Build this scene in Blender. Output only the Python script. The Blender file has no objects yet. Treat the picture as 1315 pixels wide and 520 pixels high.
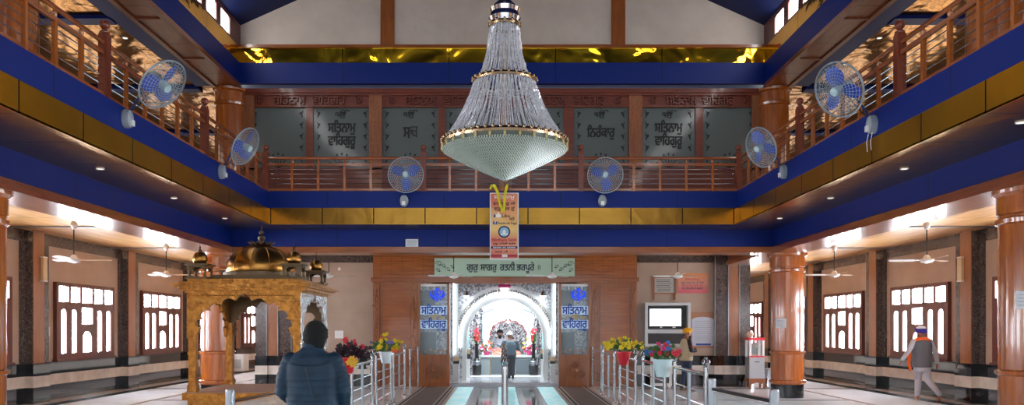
import bpy, math, random
from mathutils import Vector, Matrix, Euler
PI = math.pi
sc = bpy.context.scene
COL = sc.collection
random.seed(7)

# ------------------------------------------------------------------ camera, world, exposure
EYE = 1.65
FPX = 1000.0
cam_d = bpy.data.cameras.new('camera')
cam_d.sensor_fit = 'HORIZONTAL'; cam_d.sensor_width = 36.0
cam_d.lens = 36.0 * FPX / 1315.0
cam_d.shift_x = (657.5 - 645.0) / 1315.0
cam_d.shift_y = (422.0 - 260.0) / 1315.0
cam_d.clip_end = 200
cam = bpy.data.objects.new('camera', cam_d); COL.objects.link(cam)
cam.location = (0, 0, EYE); cam.rotation_euler = (PI / 2, 0, 0)
sc.camera = cam

w = bpy.data.worlds.new('daylight'); sc.world = w; w.use_nodes = True
bg = w.node_tree.nodes['Background']
bg.inputs[0].default_value = (0.86, 0.93, 1.0, 1); bg.inputs[1].default_value = 2.0

sc.view_settings.view_transform = 'Standard'
sc.view_settings.look = 'None'
sc.view_settings.gamma = 1.0
sc.view_settings.use_curve_mapping = False
sc.view_settings.exposure = 0.0
sc.cycles.max_bounces = 7; sc.cycles.diffuse_bounces = 4; sc.cycles.glossy_bounces = 4
sc.cycles.transparent_max_bounces = 12
sc.cycles.caustics_reflective = False; sc.cycles.caustics_refractive = False
sc.cycles.sample_clamp_indirect = 6
sc.cycles.use_denoising = True

WINDOW_LIGHT = 42.0
def area(name, loc, size, energy, color=(1, 1, 1), rot=(0, 0, 0)):
    l = bpy.data.lights.new(name, 'AREA'); l.shape = 'RECTANGLE'; l.size, l.size_y = size
    l.energy = energy; l.color = color
    o = bpy.data.objects.new(name, l); COL.objects.link(o); o.location = loc; o.rotation_euler = rot
    return o
# tube lamp under the shrine room ceiling, and an added rear fill
area('shrine_ceiling_lamp', (0.06, 24.6, 3.3), (2.4, 1.2), 300, (0.86, 0.97, 1.0))
area('shrine_rear_fill', (0.06, 28.3, 3.3), (2.4, 0.8), 120, (0.9, 0.97, 1.0))  # fill light added to brighten the dark opening of the canopy

# ------------------------------------------------------------------ helpers
def X(px, Y): return (px - 645.0) * Y / 1000.0
def Z(py, Y): return EYE + (422.0 - py) * Y / 1000.0
def srgb(r, g, b):
    f = lambda c: (c / 255) / 12.92 if c / 255 <= 0.04045 else ((c / 255 + 0.055) / 1.055) ** 2.4
    return (f(r), f(g), f(b), 1)

class MB:
    def __init__(s): s.v = []; s.f = []; s.M = None
    def add(s, vs, fs):
        n = len(s.v)
        if s.M is not None: vs = [s.M @ Vector(v) for v in vs]
        s.v += [tuple(v) for v in vs]; s.f += [tuple(i + n for i in f) for f in fs]
        return s
    def box(s, x0, x1, y0, y1, z0, z1):
        if x0 > x1: x0, x1 = x1, x0
        if y0 > y1: y0, y1 = y1, y0
        if z0 > z1: z0, z1 = z1, z0
        return s.add([(x0,y0,z0),(x1,y0,z0),(x1,y1,z0),(x0,y1,z0),(x0,y0,z1),(x1,y0,z1),(x1,y1,z1),(x0,y1,z1)],
                     [(0,3,2,1),(4,5,6,7),(0,1,5,4),(1,2,6,5),(2,3,7,6),(3,0,4,7)])
    def tube(s, pts, r, n=8, cap=True, flat=None):
        pts = [Vector(p) for p in pts]; k = len(pts)
        rs = r if isinstance(r, (list, tuple)) else [r] * k
        vs = []; fs = []
        up = None
        for i, p in enumerate(pts):
            t = (pts[min(i+1, k-1)] - pts[max(i-1, 0)])
            t = t.normalized() if t.length > 1e-9 else Vector((0,0,1))
            if up is None:
                up = Vector((0,0,1)) if abs(t.z) < 0.9 else Vector((1,0,0))
            a = t.cross(up); 
            if a.length < 1e-6: a = t.cross(Vector((0,1,0)))
            a.normalize(); b = a.cross(t).normalized(); up = b
            for j in range(n):
                th = 2*PI*j/n
                vs.append(p + a*(math.cos(th)*rs[i]) + b*(math.sin(th)*rs[i]*(flat or 1)))
        for i in range(k-1):
            for j in range(n):
                j2 = (j+1) % n
                fs.append((i*n+j, i*n+j2, (i+1)*n+j2, (i+1)*n+j))
        if cap:
            fs.append(tuple(range(n))[::-1]); fs.append(tuple((k-1)*n+j for j in range(n)))
        return s.add(vs, fs)
    def ring(s, c, R, r, axis=(0,0,1), n=32, m=6, arc=(0, 2*PI)):
        ax = Vector(axis).normalized()
        u = ax.orthogonal().normalized(); v = ax.cross(u)
        c = Vector(c); full = abs(arc[1]-arc[0]-2*PI) < 1e-6
        cnt = n if full else n+1
        vs = []; fs = []
        for i in range(cnt):
            th = arc[0]+(arc[1]-arc[0])*i/n
            d = u*math.cos(th)+v*math.sin(th)
            for j in range(m):
                ph = 2*PI*j/m
                vs.append(c+d*(R+r*math.cos(ph))+ax*(r*math.sin(ph)))
        for i in range(n):
            i2 = (i+1) % cnt
            for j in range(m):
                j2 = (j+1) % m
                fs.append((i*m+j, i2*m+j, i2*m+j2, i*m+j2))
        return s.add(vs, fs)
    def lathe(s, prof, c=(0,0,0), n=24, cap=True, sx=1, sy=1):
        vs = []; fs = []; k = len(prof)
        for (r, z) in prof:
            for j in range(n):
                th = 2*PI*j/n
                vs.append((c[0]+r*math.cos(th)*sx, c[1]+r*math.sin(th)*sy, c[2]+z))
        for i in range(k-1):
            for j in range(n):
                j2 = (j+1) % n
                fs.append((i*n+j, i*n+j2, (i+1)*n+j2, (i+1)*n+j))
        if cap:
            fs.append(tuple(range(n))[::-1]); fs.append(tuple((k-1)*n+j for j in range(n)))
        return s.add(vs, fs)
    def sphere(s, c, r, n=12, m=8, rot=None):
        if not isinstance(r, (list, tuple)): r = (r, r, r)
        vs = [Vector((0,0,-r[2]))]; fs = []
        for i in range(1, m):
            ph = -PI/2+PI*i/m
            for j in range(n):
                th = 2*PI*j/n
                vs.append(Vector((r[0]*math.cos(ph)*math.cos(th), r[1]*math.cos(ph)*math.sin(th), r[2]*math.sin(ph))))
        vs.append(Vector((0,0,r[2])))
        for j in range(n): fs.append((0, 1+(j+1)%n, 1+j))
        for i in range(m-2):
            for j in range(n):
                j2 = (j+1) % n
                fs.append((1+i*n+j, 1+i*n+j2, 1+(i+1)*n+j2, 1+(i+1)*n+j))
        L = len(vs)-1
        for j in range(n): fs.append((1+(m-2)*n+j, 1+(m-2)*n+(j+1)%n, L))
        if rot is not None: vs = [rot @ v for v in vs]
        c = Vector(c)
        return s.add([v+c for v in vs], fs)
    def prism(s, poly, plane, d0, d1):
        """poly in 2-D; plane 'xz' (depth y), 'yz' (depth x), 'xy' (depth z)"""
        P = {'xz': lambda a, b, d: (a, d, b), 'yz': lambda a, b, d: (d, a, b), 'xy': lambda a, b, d: (a, b, d)}[plane]
        n = len(poly)
        vs = [P(a, b, d0) for a, b in poly] + [P(a, b, d1) for a, b in poly]
        fs = [tuple(range(n)), tuple(range(2*n-1, n-1, -1))]
        for i in range(n):
            j = (i+1) % n
            fs.append((i, i+n, j+n, j))
        return s.add(vs, fs)
    def lattice(s, x0, x1, z0, z1, holes, d0, d1, plane='xz'):
        xs = sorted(set([x0, x1]+[h[0] for h in holes]+[h[1] for h in holes]))
        zs = sorted(set([z0, z1]+[h[2] for h in holes]+[h[3] for h in holes]))
        for k in range(len(zs)-1):
            zc = (zs[k]+zs[k+1])/2; start = None
            for i in range(len(xs)-1):
                xc = (xs[i]+xs[i+1])/2
                hole = any(h[0] < xc < h[1] and h[2] < zc < h[3] for h in holes)
                if not hole and start is None: start = xs[i]
                if (hole or i == len(xs)-2) and start is not None:
                    end = xs[i] if hole else xs[i+1]
                    if plane == 'xz': s.box(start, end, d0, d1, zs[k], zs[k+1])
                    else: s.box(d0, d1, start, end, zs[k], zs[k+1])
                    start = None
        return s
    def build(s, name, mat, parent=None, smooth=True, angle=35, loc=None, recalc=True):
        me = bpy.data.meshes.new(name); me.from_pydata(s.v, [], s.f)
        if recalc:
            import bmesh
            bm = bmesh.new(); bm.from_mesh(me); bmesh.ops.recalc_face_normals(bm, faces=bm.faces); bm.to_mesh(me); bm.free()
        if smooth:
            me.polygons.foreach_set('use_smooth', [True]*len(me.polygons)); me.set_sharp_from_angle(angle=math.radians(angle))
        me.materials.append(mat)
        o = bpy.data.objects.new(name, me); COL.objects.link(o)
        if parent is not None: o.parent = parent
        if loc: o.location = loc
        return o

def tag(o, label=None, cat=None, group=None, kind=None):
    if label: o['label'] = label
    if cat: o['category'] = cat
    if group: o['group'] = group
    if kind: o['kind'] = kind
    return o
def thing(name, label, cat, loc=(0,0,0), rz=0, group=None):
    o = bpy.data.objects.new(name, None); COL.objects.link(o)
    o.location = loc; o.rotation_euler = (0, 0, rz)
    return tag(o, label, cat, group)
def struct(name, mb, mat, **k):
    o = mb.build(name, mat, **k)
    if o.parent is None: o['kind'] = 'structure'
    return o
def dup(root, loc, rz=None, label=None, group=None):
    r = root.copy(); COL.objects.link(r); r.location = loc
    if rz is not None: r.rotation_euler = (0, 0, rz)
    if label: r['label'] = label
    if group: r['group'] = group
    for ch in list(root.children):
        c = ch.copy(); COL.objects.link(c); c.parent = r
        for g in list(ch.children):
            d = g.copy(); COL.objects.link(d); d.parent = c
    return r
def remesh(o, voxel, smooth_it=6, factor=0.5):
    m = o.modifiers.new('r', 'REMESH'); m.mode = 'VOXEL'; m.voxel_size = voxel; m.use_smooth_shade = True
    if smooth_it:
        q = o.modifiers.new('s', 'SMOOTH'); q.factor = factor; q.iterations = smooth_it
    dg = bpy.context.evaluated_depsgraph_get(); dg.update()
    me = bpy.data.meshes.new_from_object(o.evaluated_get(dg))
    old = o.data; o.modifiers.clear(); o.data = me
    if not me.materials: me.materials.append(old.materials[0])
    me.polygons.foreach_set('use_smooth', [True]*len(me.polygons))
    return o
def text(s, size, mat, parent=None, loc=(0,0,0), rot=(PI/2,0,0), name='lettering', ex=0.003, off=0.0, align='CENTER', width=None):
    """lettering as real raised geometry, facing -Y by default; width squeezes it to a given length"""
    c = bpy.data.curves.new(name, 'FONT'); c.body = s; c.size = size; c.extrude = ex
    c.align_x = align; c.align_y = 'CENTER'; c.resolution_u = 1
    o = bpy.data.objects.new(name, c); COL.objects.link(o)
    dg = bpy.context.evaluated_depsgraph_get(); dg.update()
    me = bpy.data.meshes.new_from_object(o.evaluated_get(dg))
    COL.objects.unlink(o); bpy.data.objects.remove(o)
    me.materials.clear(); me.materials.append(mat)
    if width and me.vertices:
        xs = [v.co.x for v in me.vertices]; k = width/max(1e-6, max(xs)-min(xs)); mid = (max(xs)+min(xs))/2
        for v in me.vertices: v.co.x = (v.co.x-mid)*k
    if off:          # heavier strokes: the outline repeated a hair to each side
        n_ = len(me.vertices); V = [tuple(v.co) for v in me.vertices]; F = [tuple(p.vertices) for p in me.polygons]
        m2 = bpy.data.meshes.new(name); vs = []; fs = []
        for k, (dx, dz) in enumerate(((-1, -.6), (1, -.6), (0, .8))):
            vs += [(x+dx*off, y+dz*off, z+k*0.0003) for x, y, z in V]; fs += [tuple(i+k*n_ for i in f) for f in F]
        m2.from_pydata(vs, [], fs); m2.materials.append(mat); me = m2
    me.transform(Euler(rot).to_matrix().to_4x4())
    o = bpy.data.objects.new(name, me); COL.objects.link(o)
    if parent is not None: o.parent = parent
    o.location = loc
    return o

# ------------------------------------------------------------------ materials
class NT:
    def __init__(s, name):
        s.m = bpy.data.materials.new(name); s.m.use_nodes = True; s.t = s.m.node_tree
        s.b = s.t.nodes['Principled BSDF']; s._co = None
    def n(s, typ, **kw):
        x = s.t.nodes.new(typ)
        for k, v in kw.items(): setattr(x, k, v)
        return x
    def l(s, a, b): s.t.links.new(a, b)
    def co(s):
        if s._co is None: s._co = s.n('ShaderNodeTexCoord').outputs['Object']
        return s._co
    def map(s, scale=(1,1,1), loc=(0,0,0)):
        m = s.n('ShaderNodeMapping'); m.inputs['Scale'].default_value = scale; m.inputs['Location'].default_value = loc
        s.l(s.co(), m.inputs[0]); return m.outputs[0]
    def noise(s, vec, scale=5, detail=4, rough=0.5, dist=0):
        x = s.n('ShaderNodeTexNoise'); s.l(vec, x.inputs['Vector']); x.inputs['Scale'].default_value = scale
        x.inputs['Detail'].default_value = detail; x.inputs['Roughness'].default_value = rough; x.inputs['Distortion'].default_value = dist
        return x.outputs['Fac']
    def vor(s, vec, scale=5, feature='F1'):
        x = s.n('ShaderNodeTexVoronoi', feature=feature); s.l(vec, x.inputs['Vector']); x.inputs['Scale'].default_value = scale
        return x.outputs['Distance']
    def ramp(s, fac, stops, interp='LINEAR'):
        r = s.n('ShaderNodeValToRGB'); r.color_ramp.interpolation = interp
        el = r.color_ramp.elements
        while len(el) < len(stops): el.new(0.5)
        for e, (p, c) in zip(el, stops): e.position = p; e.color = c if len(c) == 4 else (*c, 1)
        s.l(fac, r.inputs[0]); return r.outputs[0]
    def math(s, op, a, b=None):
        x = s.n('ShaderNodeMath', operation=op)
        for i, v in enumerate((a, b)):
            if v is None: continue
            if isinstance(v, (int, float)): x.inputs[i].default_value = v
            else: s.l(v, x.inputs[i])
        return x.outputs[0]
    def mix(s, fac, a, b, typ='MIX'):
        x = s.n('ShaderNodeMix', data_type='RGBA', blend_type=typ)
        if isinstance(fac, (int, float)): x.inputs[0].default_value = fac
        else: s.l(fac, x.inputs[0])
        for i, v in ((6, a), (7, b)):
            if isinstance(v, tuple): x.inputs[i].default_value = v
            else: s.l(v, x.inputs[i])
        return x.outputs[2]
    def bump(s, h, strength=0.3, dist=0.02):
        x = s.n('ShaderNodeBump'); x.inputs['Strength'].default_value = strength; x.inputs['Distance'].default_value = dist
        s.l(h, x.inputs['Height']); s.l(x.outputs[0], s.b.inputs['Normal'])
    def joints(s, axes, offs=(0,0,0)):
        """1 on thin joint lines; axes = [(axis index, period, half width)]"""
        sep = s.n('ShaderNodeSeparateXYZ'); s.l(s.co(), sep.inputs[0]); out = None
        for ax, p, wd in axes:
            a = s.math('FRACT', s.math('DIVIDE', s.math('ADD', sep.outputs[ax], 1000*p+offs[ax]), p))
            c = s.math('LESS_THAN', s.math('ABSOLUTE', s.math('SUBTRACT', a, 0.5)), wd/p)
            out = c if out is None else s.math('MAXIMUM', out, c)
        return out
    def set(s, **kw):
        names = dict(color='Base Color', rough='Roughness', metal='Metallic', spec='Specular IOR Level', coat='Coat Weight',
                     coatr='Coat Roughness', emit='Emission Color', es='Emission Strength', alpha='Alpha', trans='Transmission Weight', ior='IOR', sheen='Sheen Weight')
        for k, v in kw.items():
            i = s.b.inputs[names[k]]
            if hasattr(v, 'is_linked') or isinstance(v, bpy.types.NodeSocket): s.l(v, i)
            else: i.default_value = v
        return s

def plain(name, c, rough=0.5, metal=0, **kw):
    t = NT(name); t.set(color=srgb(*c), rough=rough, metal=metal, **kw); return t.m
def emis(name, c, strength):
    t = NT(name); t.set(color=srgb(*c), rough=0.5, emit=srgb(*c), es=strength); return t.m
def wood(name, c1, c2, axis=2, rough=0.28, coat=0.5, scale=1.0, planks=None, carve=0):
    t = NT(name)
    sca = [14*scale]*3; sca[axis] = 0.9*scale
    v = t.map(tuple(sca)); f = t.noise(v, 1.6, 6, 0.6, 0.6)
    col = t.ramp(f, [(0.3, srgb(*c1)), (0.72, srgb(*c2))])
    big = t.noise(t.map((1.2,)*3), 1.2, 2)
    col = t.mix(t.math('MULTIPLY', big, 0.35), col, srgb(*[int(x*0.55) for x in c1]))
    if planks:
        j = t.joints(planks); col = t.mix(t.math('MULTIPLY', j, 0.75), col, srgb(*[int(x*0.35) for x in c1]))
    t.set(color=col, rough=rough, coat=coat, coatr=0.08)
    if carve:
        t.bump(t.noise(t.map((1,)*3), carve, 3, 0.5, 2.2), 0.9, 0.03)
    else: t.bump(f, 0.08, 0.004)
    return t.m
WOOD = wood('wood_vertical_grain', (128, 66, 24), (170, 96, 40), 2)
WOODX = wood('wood_grain_along_x', (128, 64, 22), (168, 92, 38), 0)
WOODY = wood('wood_grain_along_y', (112, 50, 24), (158, 84, 46), 1)
WOODRED = wood('red_brown_wood', (104, 36, 16), (140, 60, 28), 2, 0.35, 0.3)
WOODREDX = wood('red_brown_wood_x', (104, 36, 16), (140, 60, 28), 0, 0.35, 0.3)
PILLAR = wood('pillar_varnished_wood', (150, 72, 18), (202, 112, 38), 2, 0.2, 0.8, 0.8)
CARVED = wood('carved_wood', (134, 70, 28), (178, 104, 50), 2, 0.3, 0.6, 1, None, 9)
DOORWOOD = wood('door_wood', (136, 70, 26), (176, 100, 44), 0, 0.3, 0.5, 1, [(2, 0.21, 0.004)])
PARQUET = wood('parquet_panel_wood', (136, 70, 26), (196, 116, 54), 0, 0.3, 0.5, 1, [(2, 0.13, 0.003), (0, 0.3, 0.003)])
WINWOOD = wood('window_frame_wood', (84, 34, 22), (112, 52, 38), 2, 0.4, 0.2)
SOFFITWOOD = wood('beam_soffit_wood', (128, 68, 34), (172, 104, 62), 1, 0.28, 0.4, 1, [(1, 1.9, 0.02)])
PILWOOD = wood('pilaster_wood', (132, 78, 42), (166, 106, 66), 2, 0.35, 0.4)

def gold(name, c, rough, wav, jo=None, offs=(0,0,0), sc_=1.0, strength=0.25, bd=0.05):
    t = NT(name); v = t.map((sc_,)*3)
    col = t.ramp(t.noise(v, 0.8, 3), [(0.3, srgb(*c)), (0.75, srgb(*[min(255, int(x*1.15)) for x in c]))])
    if jo: col = t.mix(t.joints(jo, offs), col, (0.02, 0.015, 0.01, 1))
    t.set(color=col, rough=rough, metal=1.0)
    t.bump(t.noise(v, wav, 2, 0.4, 0.5), strength, bd)
    return t.m
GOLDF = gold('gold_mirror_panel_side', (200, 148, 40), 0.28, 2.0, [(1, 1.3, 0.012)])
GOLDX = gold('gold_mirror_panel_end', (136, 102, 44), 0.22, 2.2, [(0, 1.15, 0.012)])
GOLDSOF = gold('gold_soffit_panel', (196, 150, 52), 0.2, 1.6, [(1, 1.3, 0.012), (0, 20, 0.0)], strength=0.2)
GOLDCEIL = gold('gold_gallery_ceiling', (168, 112, 22), 0.16, 2.2, [(1, 1.2, 0.01), (0, 1.2, 0.01)], strength=0.6)
GOLDHI = gold('gold_wavy_mirror', (255, 186, 44), 0.08, 1.0, [(0, 2.6, 0.01)], strength=0.9, bd=0.21)
GOLDHIY = gold('gold_wavy_mirror_side', (226, 168, 52), 0.1, 2.4, [(1, 2.6, 0.01)], strength=0.4)
t = NT('aisle_ceiling_wood_laminate')
c_ = t.ramp(t.noise(t.map((6, 0.5, 6)), 1.5, 4, 0.5, 0.4), [(0.3, srgb(196, 140, 82)), (0.7, srgb(232, 184, 122))])
c_ = t.mix(t.math('MULTIPLY', t.joints([(0, 0.6, 0.006), (1, 4.35, 0.02)]), 0.6), c_, srgb(120, 70, 40))
t.set(color=c_, rough=0.38, coat=0.25, coatr=0.2); AISLECEIL = t.m

def navy(name, jo=None):
    t = NT(name); col = srgb(4, 33, 110)
    if jo: col = t.mix(t.joints(jo), col, srgb(5, 12, 50))
    t.set(color=col, rough=0.45, spec=0.25); return t.m
NAVYY = navy('navy_panel_side', [(1, 2.6, 0.008)])
NAVYX = navy('navy_panel_end', [(0, 2.6, 0.008)])
NAVYROOF = plain('navy_roof_lining', (10, 24, 70), 0.6, spec=0.2)
t = NT('beige_wall_tile')
c_ = t.ramp(t.noise(t.map((1,)*3), 1.5, 3), [(0.3, srgb(166, 142, 124)), (0.7, srgb(178, 155, 138))])
c_ = t.mix(t.math('MULTIPLY', t.joints([(2, 0.6, 0.004)]), 0.3), c_, srgb(150, 120, 100))
t.set(color=c_, rough=0.28); BEIGE = t.m
t = NT('cream_marble_gable')
c_ = t.ramp(t.noise(t.map((1,)*3), 1.2, 4), [(0.3, srgb(188, 172, 160)), (0.7, srgb(206, 192, 180))])
t.set(color=c_, rough=0.14); t.bump(t.noise(t.map((1,)*3), 1.6, 3, 0.6, 1.5), 0.35, 0.05); CREAM = t.m
t = NT('dark_granite')
c_ = t.ramp(t.noise(t.map((1,)*3), 22, 5, 0.7, 1.5), [(0.38, srgb(34, 28, 28)), (0.6, srgb(96, 84, 80)), (0.7, srgb(150, 136, 128))])
t.set(color=c_, rough=0.16); GRANITE = t.m
t = NT('banded_skirting_stone')
sep = t.n('ShaderNodeSeparateXYZ'); t.l(t.co(), sep.inputs[0])
z = sep.outputs[2]
band = t.math('MULTIPLY', t.math('GREATER_THAN', z, 0.35), t.math('LESS_THAN', z, 0.60))
marb = t.ramp(t.noise(t.map((1,)*3), 3, 5), [(0.3, srgb(206, 198, 188)), (0.7, srgb(236, 230, 222))])
blk = t.ramp(t.noise(t.map((1,)*3), 5, 5, 0.6), [(0.45, srgb(14, 14, 18)), (0.8, srgb(50, 52, 58))])
t.set(color=t.mix(band, blk, marb), rough=0.07, coat=0.3, coatr=0.03); BAND = t.m
t = NT('polished_white_marble_floor')
c_ = t.ramp(t.noise(t.map((1,)*3), 0.9, 5, 0.6, 1), [(0.3, srgb(232, 234, 240)), (0.65, srgb(248, 249, 252))])
c_ = t.mix(t.math('MULTIPLY', t.joints([(0, 1.2, 0.004), (1, 1.2, 0.004)]), 0.12), c_, srgb(120, 120, 124))
t.set(color=c_, rough=0.1, ior=1.28); FLOORM = t.m
BLACKSTONE = plain('black_border_stone', (22, 22, 26), 0.08)
WHITESTONE = plain('white_marble', (226, 226, 224), 0.12)
STEEL = plain('polished_steel', (205, 208, 212), 0.12, 1.0)
STEELD = plain('brushed_steel', (160, 165, 170), 0.3, 1.0)
BRASS = plain('aged_brass', (170, 146, 116), 0.22, 1.0)
BLACKP = plain('black_plastic', (18, 18, 20), 0.4)
GREYP = plain('grey_plastic', (150, 158, 165), 0.35)
WHITEP = plain('white_enamel', (232, 232, 230), 0.3)
FANBLUE = plain('blue_fan_blade', (36, 74, 190), 0.3)
CAGE = plain('fan_cage_wire', (160, 172, 178), 0.35, 0.3)
ARMM = plain('navy_painted_arm', (34, 48, 100), 0.4)
HUBM = plain('pale_aqua_hub', (178, 206, 210), 0.35)
PAPER = plain('white_paper', (226, 226, 228), 0.7)
INK = plain('black_ink', (20, 20, 26), 0.6)
PANE = emis('daylit_frosted_pane', (236, 245, 255), WINDOW_LIGHT)
PANEUP = emis('upper_daylit_pane', (255, 244, 225), 2.1)
PANECL = emis('clerestory_pane', (255, 255, 255), 16.0)

# ------------------------------------------------------------------ the setting
YB, YE = -7.0, 36.0            # ends of the hall
YF = 17.4                      # far balcony front
YW = 22.3                      # entrance wall of the shrine
XB = 5.24; XI = 6.4; XO = 7.2; XW = 10.5
SL = ('left', 'right')
trim_no = [0]
def trim(mb, mat, **k):
    trim_no[0] += 1
    return struct('trim_%d' % trim_no[0], mb, mat, **k)

struct('floor', MB().box(-XW-0.3, XW+0.3, YB, YE, -0.12, 0), FLOORM, smooth=False)
for s, nm in ((-1, 'left'), (1, 'right')):
    struct('wall_'+nm, MB().box(s*XW, s*(XW+0.25), YB, YE, 0, 7.63), BEIGE, smooth=False)
    struct('baseboard_'+nm, MB().box(s*(XW-0.04), s*XW, YB, YE, 0, 0.88), BAND, smooth=False)
    trim(MB().box(s*(XW-0.03), s*XW, YB, YE, 3.56, 3.82), GRANITE, smooth=False)
    # floor border strips
    trim(MB().box(s*9.62, s*9.98, YB, 33.0, 0, 0.002), BLACKSTONE, smooth=False)
    trim(MB().box(s*8.0, s*8.1, YB, 33.0, 0, 0.002), BLACKSTONE, smooth=False)
    # pilasters
    for k in range(-4, 5):
        y0 = 17.07+4.35*k
        if y0 > YE-1: continue
        trim(MB().box(s*(XW-0.2), s*XW, y0, y0+0.62, 0.88, 3.56).box(s*(XW-0.05), s*XW, y0-0.16, y0, 0.88, 3.56), GRANITE, smooth=False)
        trim(MB().box(s*(XW-0.215), s*(XW-0.2), y0+0.02, y0+0.42, 0.88, 3.82), PILWOOD, smooth=False)
        trim(MB().box(s*(XW-0.225), s*XW, y0-0.01, y0+0.63, 0, 0.88), BAND, smooth=False)
    # gallery slab and its faces
    struct('ceiling_under_gallery_'+nm, MB().box(s*XO, s*XW, YB, YE, 3.82, 3.95), AISLECEIL, smooth=False)
    trim(MB().box(s*(XB+0.03), s*XW, YB, YE, 4.01, 4.70), WOODX, smooth=False)
    trim(MB().box(s*XB, s*(XB+0.03), YB, YF, 4.35, 4.72), NAVYY, smooth=False)
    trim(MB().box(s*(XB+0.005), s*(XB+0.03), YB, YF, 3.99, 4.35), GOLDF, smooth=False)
    trim(MB().box(s*(XB+0.005), s*XI, YB, YF+0.02, 3.985, 4.01), GOLDSOF, smooth=False)
    # column-line beam: navy face, wooden lip and soffit
    trim(MB().box(s*XI, s*(XI+0.05), YB, 18.4, 3.58, 3.985), NAVYY, smooth=False)
    trim(MB().box(s*(XI-0.02), s*XO, YB, YE, 3.46, 3.58), SOFFITWOOD, smooth=False)
    trim(MB().box(s*(XI-0.05), s*(XI+0.0), YB, 18.38, 3.44, 3.58), WOODY, smooth=False)
    trim(MB().box(s*(XI+0.05), s*XO, YB, YE, 3.58, 3.985), WOODY, smooth=False)
    # upper level: beam, soffit, roof edge
    trim(MB().box(s*XI, s*(XI+0.05), YB, 19.05, 7.63, 8.14), NAVYY, smooth=False)
    trim(MB().box(s*(XI-0.01), s*7.05, YB, 19.05, 7.56, 7.63), SOFFITWOOD, smooth=False)
    for a, b in ((XI-0.02, XI+0.08), (6.97, 7.07)):
        trim(MB().box(s*a, s*b, YB, 19.05, 7.53, 7.60), WOODY, smooth=False)
    for k in range(-3, 9):
        trim(MB().box(s*(XI+0.08), s*6.97, 1.6+2.2*k, 1.68+2.2*k, 7.535, 7.57), WOODY, smooth=False)
    trim(MB().box(s*(XI+0.01), s*(XI+0.05), YB, 19.05, 8.14, 8.52), GOLDHIY, smooth=False)
    struct('ceiling_gallery_'+nm, MB().box(s*7.05, s*(XW+0.25), YB, YE, 7.63, 7.75), GOLDCEIL, smooth=False)
    trim(MB().box(s*7.07, s*7.5, YB, 19.05, 7.58, 7.63), NAVYY, smooth=False)
    for k in range(-3, 5):
        trim(MB().box(s*7.5, s*XW, 15.0+4.35*k-0.16, 15.0+4.35*k+0.16, 7.56, 7.63), NAVYX, smooth=False)
        trim(MB().box(s*XO, s*(XW-0.03), 16.5+4.35*k-0.06, 16.5+4.35*k+0.06, 3.79, 3.82), STEELD, smooth=False)
    # clerestory wall with small windows
    holes = []
    y = 18.35
    while y > YB+1:
        holes.append((y-0.58, y, 8.58, 8.98)); y -= 0.86
    trim(MB().lattice(YB, 19.1, 8.52, 9.10, holes, s*(XI+0.02), s*(XI+0.10), 'yz'), WINWOOD, smooth=False)
    for i, h in enumerate(holes):
        struct('window_clerestory_%s_%d' % (nm, i+1), MB().box(s*(XI+0.06), s*(XI+0.07), h[0], h[1], h[2], h[3]), PANECL, smooth=False)
    # sloped roof lining
    ox = s*(XI+0.15)
    vs = [(ox, YB, 9.03), (ox, 19.3, 9.03), (0, 19.3, 11.95), (0, YB, 11.95), (ox, YB, 9.13), (ox, 19.3, 9.13), (0, 19.3, 12.05), (0, YB, 12.05)]
    struct('ceiling_roof_'+nm, MB().add(vs, [(0,1,2,3), (4,7,6,5), (0,4,5,1), (1,5,6,2), (2,6,7,3), (3,7,4,0)]), NAVYROOF, smooth=False)
# far side of the hall
trim(MB().box(-XB-0.03, XB+0.03, YF+0.03, YW+8, 4.01, 4.70), WOODX, smooth=False)
trim(MB().box(-XB-0.03, XB+0.03, YF, YF+0.03, 4.35, 4.72), NAVYX, smooth=False)
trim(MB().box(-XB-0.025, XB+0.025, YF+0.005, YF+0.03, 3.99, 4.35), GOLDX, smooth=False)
trim(MB().box(-XI, XI, YF+0.02, 18.4, 3.985, 4.01), GOLDSOF, smooth=False)
trim(MB().box(-XI, XI, 18.4, 18.45, 3.58, 3.985), NAVYX, smooth=False)
trim(MB().box(-XI-0.02, XI+0.02, 18.36, 18.46, 3.44, 3.58), WOODX, smooth=False)
trim(MB().box(-XI, XI, 18.46, 19.2, 3.46, 3.985), WOODX, smooth=False)
struct('ceiling_rear_aisle', MB().box(-XO, XO, 19.2, YW, 3.82, 3.95), AISLECEIL, smooth=False)
trim(MB().box(-XI-0.05, XI+0.05, 19.0, 19.1, 7.63, 8.14), NAVYX, smooth=False)
trim(MB().box(-XI-0.04, XI+0.04, 19.02, 19.1, 8.14, 8.50), GOLDHI, smooth=False)
trim(MB().box(-XI-0.05, XI+0.05, 18.96, 19.15, 8.50, 8.57), WOODX, smooth=False)
struct('wall_gable', MB().prism([(-XI-0.1, 8.5), (XI+0.1, 8.5), (XI+0.1, 9.1), (0, 12.0), (-XI-0.1, 9.1)], 'xz', 19.1, 19.3), CREAM, smooth=False)
for xc in (-2.81, 2.84):
    trim(MB().box(xc-0.17, xc+0.17, 19.05, 19.1, 8.57, 10.7), WOOD, smooth=False)
struct('wall_far', MB().box(-XW-0.2, XW+0.2, YE, YE+0.2, 0, 7.7), BEIGE, smooth=False)

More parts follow.
